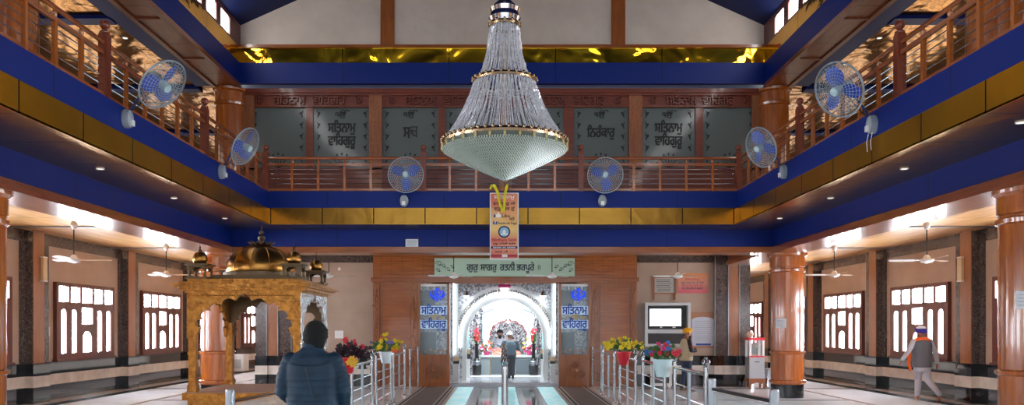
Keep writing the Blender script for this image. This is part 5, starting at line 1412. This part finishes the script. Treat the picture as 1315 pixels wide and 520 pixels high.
def lerp(a, b, t): return tuple(a[i]+(b[i]-a[i])*t for i in range(3))
def hand(mb, wrist, d, palm_n, side, curl=0.5, sc_=1.0):
    """wrist position, direction of the fingers, palm normal, side = direction of the thumb"""
    w_, d, pn, sd = Vector(wrist), Vector(d).normalized(), Vector(palm_n).normalized(), Vector(side).normalized()
    pc_ = w_+d*0.05*sc_
    R = Matrix((sd, d, pn)).transposed()
    mb.sphere(pc_, (0.040*sc_, 0.052*sc_, 0.016*sc_), 14, 10, rot=R)
    for i, (off, ln_) in enumerate(((0.028, 0.068), (0.010, 0.076), (-0.009, 0.070), (-0.027, 0.055))):
        b = w_+d*0.088*sc_+sd*off*sc_; c1 = curl*0.9
        p1 = b+(d*math.cos(c1*0.5)+pn*math.sin(c1*0.5))*ln_*0.45*sc_
        p2 = p1+(d*math.cos(c1*1.4)+pn*math.sin(c1*1.4))*ln_*0.32*sc_
        p3 = p2+(d*math.cos(c1*2.1)+pn*math.sin(c1*2.1))*ln_*0.24*sc_
        mb.tube([b-d*0.02*sc_, b, p1, p2, p3], [0.0095*sc_, 0.0092*sc_, 0.0085*sc_, 0.0078*sc_, 0.006*sc_], 8)
    b = w_+d*0.03*sc_+sd*0.03*sc_
    mb.tube([b, b+(sd*0.7+d*0.7)*0.03*sc_, b+(sd*0.55+d*0.85)*0.055*sc_+pn*0.008*sc_, b+(sd*0.35+d)*0.07*sc_+pn*0.014*sc_], [0.013*sc_, 0.011*sc_, 0.009*sc_, 0.007*sc_], 8)
def body_mesh(J, hc, hdir, vox, skin=SKIN, sc_=1.0, neck_r=0.052):
    """one continuous figure from a joint dictionary J; hc = head centre, hdir = facing"""
    mb = MB(); hd = Vector(hdir).normalized(); up = Vector((0, 0, 1)); up = (up-hd*up.dot(hd)).normalized(); rt = hd.cross(up)
    R = Matrix((rt, hd, up)).transposed(); hc = Vector(hc)
    H = lambda x, y, z: hc+rt*x*sc_+hd*y*sc_+up*z*sc_
    mb.sphere(hc+up*0.025*sc_, (0.076*sc_, 0.094*sc_, 0.092*sc_), 20, 14, rot=R)
    mb.sphere(H(0, 0.018, -0.055), (0.056*sc_, 0.068*sc_, 0.066*sc_), 16, 10, rot=R)
    mb.sphere(H(0, 0.055, -0.095), (0.026*sc_, 0.024*sc_, 0.02*sc_), 10, 8, rot=R)
    mb.tube([H(0, 0.086, 0.02), H(0, 0.105, -0.012), H(0, 0.112, -0.03), H(0, 0.09, -0.04)], [0.009*sc_, 0.012*sc_, 0.016*sc_, 0.012*sc_], 8)
    mb.sphere(H(0, 0.083, -0.062), (0.026*sc_, 0.012*sc_, 0.008*sc_), 10, 6, rot=R)
    mb.sphere(H(0, 0.080, -0.073), (0.022*sc_, 0.012*sc_, 0.008*sc_), 10, 6, rot=R)
    mb.tube([H(-0.05, 0.07, 0.03), H(0, 0.09, 0.034), H(0.05, 0.07, 0.03)], 0.010*sc_, 6)
    for s in (-1, 1): mb.sphere(H(s*0.078, -0.005, -0.012), (0.012*sc_, 0.022*sc_, 0.034*sc_), 10, 8, rot=R)
    capsule(mb, hc-up*0.05*sc_-hd*0.012, J['neck'], neck_r*sc_, (neck_r+0.008)*sc_)
    ch_, pe = Vector(J['chest']), Vector(J['pelvis'])
    ax = (Vector(J['sh_r'])-Vector(J['sh_l'])).normalized(); 
    capsule(mb, J['neck'], ch_, 0.07*sc_, 0.11*sc_)
    for o_ in (-0.06, 0.06):
        capsule(mb, ch_+ax*o_*sc_, (ch_+pe)/2+ax*o_*0.8*sc_, 0.105*sc_, 0.095*sc_); capsule(mb, (ch_+pe)/2+ax*o_*0.8*sc_, pe+ax*o_*sc_, 0.095*sc_, 0.105*sc_)
    for q in 'lr':
        capsule(mb, J['neck'], J['sh_'+q], 0.042*sc_, 0.05*sc_)
        capsule(mb, J['sh_'+q], J['el_'+q], 0.052*sc_, 0.038*sc_); capsule(mb, J['el_'+q], J['wr_'+q], 0.038*sc_, 0.025*sc_)
        capsule(mb, J['hip_'+q], J['kn_'+q], 0.085*sc_, 0.056*sc_); capsule(mb, J['kn_'+q], J['an_'+q], 0.054*sc_, 0.036*sc_)
        t_ = Vector(J['toe_'+q]); a_ = Vector(J['an_'+q])
        heel = a_-(t_-a_).normalized()*0.03*sc_; heel.z = t_.z
        capsule(mb, heel, t_, 0.033*sc_, 0.028*sc_); capsule(mb, a_, heel+Vector((0,0,.01)), 0.034*sc_, 0.032*sc_)
        hd_ = J.get('hand_'+q)
        if hd_: hand(mb, J['wr_'+q], hd_[0], hd_[1], hd_[2], hd_[3], sc_)
    return mb, H, R
def person(label, loc, rz, J, hc, hdir, vox=0.009, skin=SKIN, sc_=1.0, eyes=True):
    p = thing('person', label, 'person', loc, rz)
    mb, H, R = body_mesh(J, hc, hdir, vox, skin, sc_)
    o = mb.build('body', skin, p, recalc=False); remesh(o, vox, 5)
    if eyes:
        for s in (-1, 1):
            e = MB().sphere(H(s*0.03, 0.083, 0.008), (0.013*sc_, 0.008*sc_, 0.008*sc_), 10, 8, rot=R).build('eye', EYEW, p)
            MB().sphere(H(s*0.03, 0.090, 0.008), 0.005*sc_, 8, 6).build('iris', EYED, e)
    return p, H, R
def cloth(name, mat, parent, fill, vox=0.012, it=5):
    mb = MB(); fill(mb); o = mb.build(name, mat, parent, recalc=False); remesh(o, vox, it); return o
def turban_wraps(mb, H, R, sc_, big=1.0):
    mb.sphere(H(0, -0.012, 0.085), (0.103*sc_*big, 0.122*sc_*big, 0.085*sc_*big), 20, 12, rot=R)
    for s in (-1, 1):
        for k in range(5):
            pts = []
            for i in range(17):
                a = PI*i/16; pts.append(H(s*0.1*big*math.cos(a)*1.02, 0.112*big*math.sin(a)*(1)-0.012, 0.035+0.026*k+0.045*math.sin(a)-0.01*k))
            mb.tube(pts, 0.018*sc_*big, 6)
    pts = [H(0.105*big*math.cos(a), -0.012-0.11*big*math.sin(a), 0.05+0.01*math.sin(3*a)) for a in [PI*i/14 for i in range(15)]]
    mb.tube(pts, 0.03*sc_*big, 6)

# --- man in the blue quilted jacket, seen from behind (local +Y is where he faces)
MY = 6.75
J = dict(neck=(0, 0, 1.46), chest=(0, 0, 1.28), pelvis=(0, 0, 0.95), sh_l=(-0.185, 0, 1.355), sh_r=(0.185, 0, 1.355),
         el_l=(-0.245, -0.02, 1.10), el_r=(0.26, 0.02, 1.10), wr_l=(-0.20, 0.18, 0.98), wr_r=(0.24, 0.17, 0.93), hip_l=(-0.09, 0, 0.92), hip_r=(0.09, 0, 0.92),
         kn_l=(-0.10, 0.02, 0.50), kn_r=(0.11, 0.02, 0.50), an_l=(-0.11, -0.01, 0.09), an_r=(0.12, -0.01, 0.09), toe_l=(-0.13, 0.13, 0.035), toe_r=(0.15, 0.13, 0.035),
         hand_l=((0.3, 0.9, -0.2), (0.8, 0, -0.5), (0.2, 0.3, 1), 0.9), hand_r=((-0.3, 0.9, -0.3), (-0.8, 0, -0.5), (-0.2, 0.3, 1), 0.9))
man, H, R = person('man in a blue quilted jacket and black cap seen from behind', (X(401, MY), MY, 0.016), 0, J, (0.03, 0.03, 1.55), (0.35, 1, 0.03), 0.008)
t = NT('blue_quilted_nylon')
c_ = t.ramp(t.noise(t.map((1,)*3), 6, 3), [(0.3, srgb(22, 42, 60)), (0.7, srgb(32, 58, 78))])
t.set(color=c_, rough=0.55, spec=0.3)
sp_ = t.n('ShaderNodeSeparateXYZ'); t.l(t.co(), sp_.inputs[0])
wv = t.math('ABSOLUTE', t.math('SINE', t.math('MULTIPLY', t.math('ADD', sp_.outputs[2], t.math('MULTIPLY', t.noise(t.map((1,)*3), 3, 2), 0.02)), PI/0.06)))
t.bump(t.math('POWER', wv, 0.4), 0.25, 0.008); JACK = t.m
def jk(mb):
    secs = []
    P_ = [(0.84, .212, .145), (0.90, .222, .150), (1.0, .218, .145), (1.10, .215, .142), (1.2, .222, .145), (1.3, .224, .138), (1.36, .205, .125), (1.405, .165, .11), (1.44, .115, .09), (1.475, .078, .078)]
    for i in range(len(P_)-1):
        for k in range(4):
            u = k/4; secs.append(((0, -0.005, P_[i][0]+(P_[i+1][0]-P_[i][0])*u), P_[i][1]+(P_[i+1][1]-P_[i][1])*u, P_[i][2]+(P_[i+1][2]-P_[i][2])*u))
    secs.append(((0, 0, 1.475), .078, .078))
    loft(mb, [(c, rx*(1+0.012*math.cos(c[2]*2*PI/0.06)), ry*(1+0.02*math.cos(c[2]*2*PI/0.06))) for c, rx, ry in secs])
    for q, s in (('l', -1), ('r', 1)):
        a, b, c = Vector(J['sh_'+q]), Vector(J['el_'+q]), Vector(J['wr_'+q])
        pts = []; rs = []
        for i in range(13):
            u = i/12; pts.append(a.lerp(b, u)+Vector((s*0.012*math.sin(PI*u), 0, 0))); rs.append(0.078-0.006*u+0.004*math.cos(i*PI))
        for i in range(1, 9):
            u = i/8; pts.append(b.lerp(c, u)); rs.append(0.073-0.022*u+0.004*math.cos(i*PI))
        mb.tube(pts, rs, 18)
        mb.sphere(a, 0.078, 16, 12)
    mb.ring((0, 0.005, 1.49), 0.07, 0.022, n=24, m=8)
cloth('jacket', JACK, man, jk, 0.009, 3)
mb = MB().tube([(-0.02, -0.155, 1.30), (0.02, -0.158, 1.15), (0.07, -0.16, 1.0), (0.11, -0.155, 0.88)], 0.0035, 5)
mb.tube([(-0.19, -0.1, 1.36), (-0.1, -0.142, 1.325), (0.0, -0.146, 1.32), (0.1, -0.142, 1.325), (0.19, -0.1, 1.36)], 0.003, 5)
mb.build('seam', plain('dark_seam', (16, 30, 44), 0.5), bpy.data.objects['jacket'])
def trousers(J_, mat, name='trousers', r0=0.105, r1=0.07, r2=0.06, top=None):
    def f(mb):
        pe = Vector(J_['pelvis'])
        loft(mb, [((pe.x, pe.y, pe.z+dz), rx, ry) for dz, rx, ry in ((-0.10, .15, .115), (-0.03, .175, .128), (0.04, .165, .12), (0.08, .155, .11))])
        for q in 'lr':
            capsule(mb, J_['hip_'+q], J_['kn_'+q], r0, r1); capsule(mb, J_['kn_'+q], Vector(J_['an_'+q])+Vector((0, 0, 0.03)), r1, r2)
    return f
cloth('trousers', plain('dark_trousers', (40, 42, 50), 0.8), man, trousers(J, None), 0.014)
def cap(mb):
    mb.sphere(H(0, -0.015, 0.035), (0.100, 0.115, 0.125), 24, 16, rot=R)
    mb.sphere(H(0, -0.03, -0.03), (0.094, 0.088, 0.095), 20, 12, rot=R)
    for k in range(3):
        pts = [H(0.1*math.cos(a), -0.015+0.113*math.sin(a), 0.0+0.03*k+0.02*math.sin(a)) for a in [2*PI*i/28 for i in range(29)]]
        mb.tube(pts, 0.008, 6)
cloth('black_cap', plain('black_knit_cloth', (4, 4, 5), 0.85), man, cap, 0.008, 4)
def shoes(p, J_, mat, name='shoe', sc_=1.0):
    for q in 'lr':
        mb = MB(); t_ = Vector(J_['toe_'+q]); a_ = Vector(J_['an_'+q]); hl = a_-(t_-a_).normalized()*0.03; hl.z = t_.z
        capsule(mb, hl, t_, 0.042, 0.038); capsule(mb, a_+Vector((0, 0, -0.02)), hl+Vector((0, 0, 0.015)), 0.04, 0.04)
        o = mb.build(name, mat, p, recalc=False); remesh(o, 0.01, 4)
shoes(man, J, plain('grey_sock', (90, 88, 90), 0.9), 'sock')

# --- man walking in the right aisle, seen from behind
WYP = 17.95
J = dict(neck=(0, 0, 1.42), chest=(0, 0, 1.25), pelvis=(0, 0, 0.92), sh_l=(-0.19, 0, 1.35), sh_r=(0.19, 0, 1.35),
         el_l=(-0.33, -0.02, 1.12), el_r=(0.30, -0.02, 1.09), wr_l=(-0.43, 0.05, 0.93), wr_r=(0.37, 0.03, 0.86), hip_l=(-0.08, 0, 0.90), hip_r=(0.08, 0, 0.90),
         kn_l=(0.0, 0.16, 0.50), kn_r=(0.12, -0.02, 0.47), an_l=(-0.02, 0.16, 0.09), an_r=(0.26, -0.24, 0.13), toe_l=(0.0, 0.30, 0.035), toe_r=(0.30, -0.12, 0.04),
         hand_l=((-0.3, 0.3, -0.9), (0.9, 0.2, -0.2), (0.2, 0.9, 0.1), 0.5), hand_r=((0.15, 0.2, -1), (-0.9, 0.2, 0), (-0.2, 0.9, 0.1), 0.5))
wm, H, R = person('man in grey waistcoat, orange scarf and violet turban walking in the right aisle', (X(1184, WYP), WYP, 0), 0, J, (-0.01, 0.04, 1.53), (-0.15, 1, 0), 0.009)
KUR = plain('pale_grey_kurta', (186, 188, 200), 0.8); GW = plain('grey_waistcoat', (92, 92, 98), 0.85); OR = plain('orange_scarf', (240, 104, 34), 0.75)
def kurta(J_, w0=0.2, hem=0.62, slr=(0.068, 0.056, 0.045), d=0.13):
    def f(mb):
        pe = Vector(J_['pelvis']); ch_ = Vector(J_['chest']); nk = Vector(J_['neck'])
        loft(mb, [((pe.x, pe.y, hem), w0+0.0, d), (tuple(pe), w0-0.01, d), (lerp(pe, ch_, .5), w0-0.01, d-0.005), (tuple(ch_), w0, d-0.005), (lerp(ch_, nk, .6), w0-0.04, d-0.02), (tuple(nk), 0.075, 0.075)])
        for q in 'lr':
            capsule(mb, J_['sh_'+q], J_['el_'+q], slr[0], slr[1]); capsule(mb, J_['el_'+q], lerp(J_['el_'+q], J_['wr_'+q], 0.92), slr[1], slr[2])
    return f
cloth('kurta', KUR, wm, kurta(J, 0.185, 0.66), 0.012)
cloth('pyjama', KUR, wm, trousers(J, None, r0=0.105, r1=0.078, r2=0.06), 0.012)
def wc(mb):
    loft(mb, [((0, 0, z_), a_, b_) for z_, a_, b_ in ((0.76, .215, .15), (0.95, .212, .148), (1.1, .215, .148), (1.25, .222, .148), (1.34, .205, .138), (1.40, .13, .115), (1.43, .09, .09))])
cloth('waistcoat', GW, wm, wc, 0.012)
def scarf(mb):
    mb.ring((0, 0.0, 1.425), 0.10, 0.034, n=24, m=8)
    mb.tube([(-0.17, -0.03, 1.37), (-0.08, -0.09, 1.41), (0, -0.105, 1.415), (0.08, -0.09, 1.41), (0.18, -0.03, 1.37)], 0.036, 8)
    mb.tube([(-0.17, 0.12, 1.3), (-0.19, 0.17, 1.05), (-0.235, 0.14, 0.85), (-0.23, 0.06, 0.68)], [0.03, 0.035, 0.04, 0.03], 8)
    mb.tube([(0.17, 0.12, 1.3), (0.2, 0.17, 1.1), (0.235, 0.12, 0.9), (0.24, 0.05, 0.80)], [0.03, 0.03, 0.03, 0.02], 8)
cloth('orange_scarf', OR, wm, scarf, 0.011, 3)
cloth('turban', plain('violet_turban_cloth', (52, 40, 150), 0.8), wm, lambda mb: turban_wraps(mb, H, R, 1.0, 1.0), 0.010, 2)
MB().sphere(H(0, -0.01, 0.13), (0.10, 0.115, 0.055), 20, 10, rot=R).build('white_turban_top', PAPER, wm)
MB().sphere(H(0, 0.05, -0.085), (0.065, 0.06, 0.07), 14, 10, rot=R).build('beard', plain('grey_beard', (170, 168, 166), 0.9), wm)

# --- man with a yellow turban, standing in profile facing right
YY = 20.7
J = dict(neck=(0, 0, 1.40), chest=(0, 0.0, 1.22), pelvis=(0, 0, 0.90), sh_l=(-0.18, 0, 1.33), sh_r=(0.18, 0, 1.33),
         el_l=(-0.22, 0.02, 1.07), el_r=(0.22, 0.04, 1.07), wr_l=(-0.08, 0.24, 1.08), wr_r=(0.08, 0.25, 1.06), hip_l=(-0.09, 0, 0.88), hip_r=(0.09, 0, 0.88),
         kn_l=(-0.10, 0.0, 0.47), kn_r=(0.10, 0.05, 0.48), an_l=(-0.11, -0.07, 0.08), an_r=(0.11, 0.05, 0.08), toe_l=(-0.12, 0.06, 0.035), toe_r=(0.12, 0.18, 0.035),
         hand_l=((0.8, 0.6, 0.1), (0.3, -0.6, 0.1), (0, 0.1, 1), 1.0), hand_r=((-0.8, 0.6, 0.1), (-0.3, -0.6, 0.1), (0, 0.1, 1), 1.0))
ym, H, R = person('man in a yellow turban and beige waistcoat standing before the notice board', (X(881, YY), YY, 0), -PI/2+0.25, J, (0, 0.05, 1.515), (0, 1, -0.08), 0.009)
cloth('dark_shirt', plain('black_red_shirt', (34, 22, 26), 0.8), ym, kurta(J, 0.165, 0.84, (0.062, 0.052, 0.042), 0.12), 0.012)
MB().ring(lerp(J['sh_l'], J['el_l'], 0.55), 0.06, 0.012, (Vector(J['el_l'])-Vector(J['sh_l'])), 16, 6).ring(lerp(J['sh_r'], J['el_r'], 0.55), 0.06, 0.012, (Vector(J['el_r'])-Vector(J['sh_r'])), 16, 6).build('red_sleeve_stripe', plain('dark_red', (130, 30, 36), 0.8), ym)
def yw(mb):
    loft(mb, [((0, 0.0, z_), a_, b_) for z_, a_, b_ in ((0.80, .19, .16), (0.88, .195, .165), (1.0, .19, .15), (1.15, .19, .145), (1.28, .185, .138), (1.35, .13, .115), (1.39, .085, .085))])
wst = cloth('beige_waistcoat', plain('beige_canvas', (190, 172, 142), 0.85), ym, yw, 0.012)
MB().box(0.17, 0.205, -0.02, 0.10, 0.90, 1.01).box(-0.205, -0.17, -0.02, 0.10, 0.90, 1.01).build('pocket', plain('beige_pocket', (170, 152, 122), 0.85), wst, smooth=False)
cloth('jeans', plain('blue_denim', (50, 62, 86), 0.85), ym, trousers(J, None, r0=0.1, r1=0.07, r2=0.062), 0.012)
cloth('turban', plain('yellow_turban_cloth', (240, 176, 24), 0.75), ym, lambda mb: turban_wraps(mb, H, R, 1.0, 1.0), 0.010, 2)
MB().sphere(H(0, 0.045, -0.09), (0.062, 0.065, 0.075), 14, 10, rot=R).build('beard', plain('black_beard', (20, 18, 18), 0.9), ym)
shoes(ym, J, plain('brown_sock', (120, 96, 84), 0.9), 'sock')

# --- worshipper standing in the shrine, seen from behind
SYP = 24.3
J = dict(neck=(-0.02, 0.04, 1.20), chest=(0, 0.02, 1.04), pelvis=(0, 0, 0.76), sh_l=(-0.20, 0.03, 1.14), sh_r=(0.17, 0.03, 1.14),
         el_l=(-0.29, 0.12, 0.98), el_r=(0.24, 0.10, 0.90), wr_l=(-0.42, 0.32, 1.06), wr_r=(0.17, 0.28, 0.93), hip_l=(-0.07, 0, 0.75), hip_r=(0.07, 0, 0.75),
         kn_l=(-0.06, 0.03, 0.41), kn_r=(0.06, 0.0, 0.41), an_l=(-0.05, 0, 0.08), an_r=(0.06, -0.03, 0.08), toe_l=(-0.06, 0.12, 0.035), toe_r=(0.07, 0.09, 0.035),
         hand_l=((-0.6, 0.8, 0), (0, 0, -1), (0.8, 0.5, 0.1), 0.4), hand_r=((-0.5, 0.8, 0.1), (-0.6, -0.2, -0.5), (0.1, 0.1, 1), 0.8))
sm, H, R = person('worshipper in grey pullover and white head cloth standing before the shrine counter', (X(656, SYP), SYP, 0.1), 0, J, (-0.03, 0.08, 1.31), (-0.15, 1, -0.25), 0.009, sc_=0.92)
cloth('grey_pullover', plain('grey_blue_knit', (92, 108, 120), 0.85), sm, kurta(J, 0.175, 0.72, (0.064, 0.054, 0.045), 0.13), 0.012)
cloth('trousers', plain('dark_grey_trousers', (64, 66, 74), 0.85), sm, trousers(J, None, r0=0.095, r1=0.07, r2=0.06), 0.012)
cloth('head_cloth', plain('white_head_cloth', (214, 218, 220), 0.8), sm, lambda mb: turban_wraps(mb, H, R, 0.92, 0.85), 0.010, 3)
shoes(sm, J, plain('black_sock', (30, 30, 32), 0.9), 'sock')

# --- priest sitting behind the scripture, facing the hall
J = dict(neck=(0, 0.02, 0.62), chest=(0, 0, 0.46), pelvis=(0, 0, 0.14), sh_l=(-0.19, 0, 0.55), sh_r=(0.19, 0, 0.55),
         el_l=(-0.27, 0.06, 0.30), el_r=(0.33, 0.14, 0.42), wr_l=(-0.12, 0.24, 0.26), wr_r=(0.38, 0.32, 0.50), hip_l=(-0.10, 0, 0.12), hip_r=(0.10, 0, 0.12),
         kn_l=(-0.36, 0.26, 0.12), kn_r=(0.36, 0.26, 0.12), an_l=(0.08, 0.34, 0.07), an_r=(-0.08, 0.28, 0.07), toe_l=(0.2, 0.36, 0.06), toe_r=(-0.2, 0.30, 0.06),
         hand_l=((0.8, 0.5, 0), (0, 0, -1), (0, 1, 0.3), 0.6), hand_r=((0.1, 1, 0.2), (0, 0, -1), (-1, 0.1, 0), 0.5))
pr, H, R = person('bearded man in pale clothes sitting behind the scripture in the shrine', (X(642, 27.9), 27.95, 0.725), PI, J, (0, 0.06, 0.74), (0, 1, -0.1), 0.009)
cloth('kurta', plain('white_grey_shawl', (196, 196, 204), 0.85), pr, kurta(J, 0.19, 0.06, (0.07, 0.06, 0.05), 0.14), 0.012)
cloth('pyjama', KUR, pr, lambda mb: [capsule(mb, J['hip_'+q], J['kn_'+q], 0.1, 0.075) or capsule(mb, J['kn_'+q], J['an_'+q], 0.075, 0.055) for q in 'lr'], 0.012)
cloth('turban', plain('dark_turban_cloth', (30, 26, 34), 0.85), pr, lambda mb: turban_wraps(mb, H, R, 1.0, 0.95), 0.010, 3)
MB().sphere(H(0, 0.05, -0.1), (0.066, 0.06, 0.09), 14, 10, rot=R).build('beard', plain('dark_beard', (34, 28, 28), 0.9), pr)
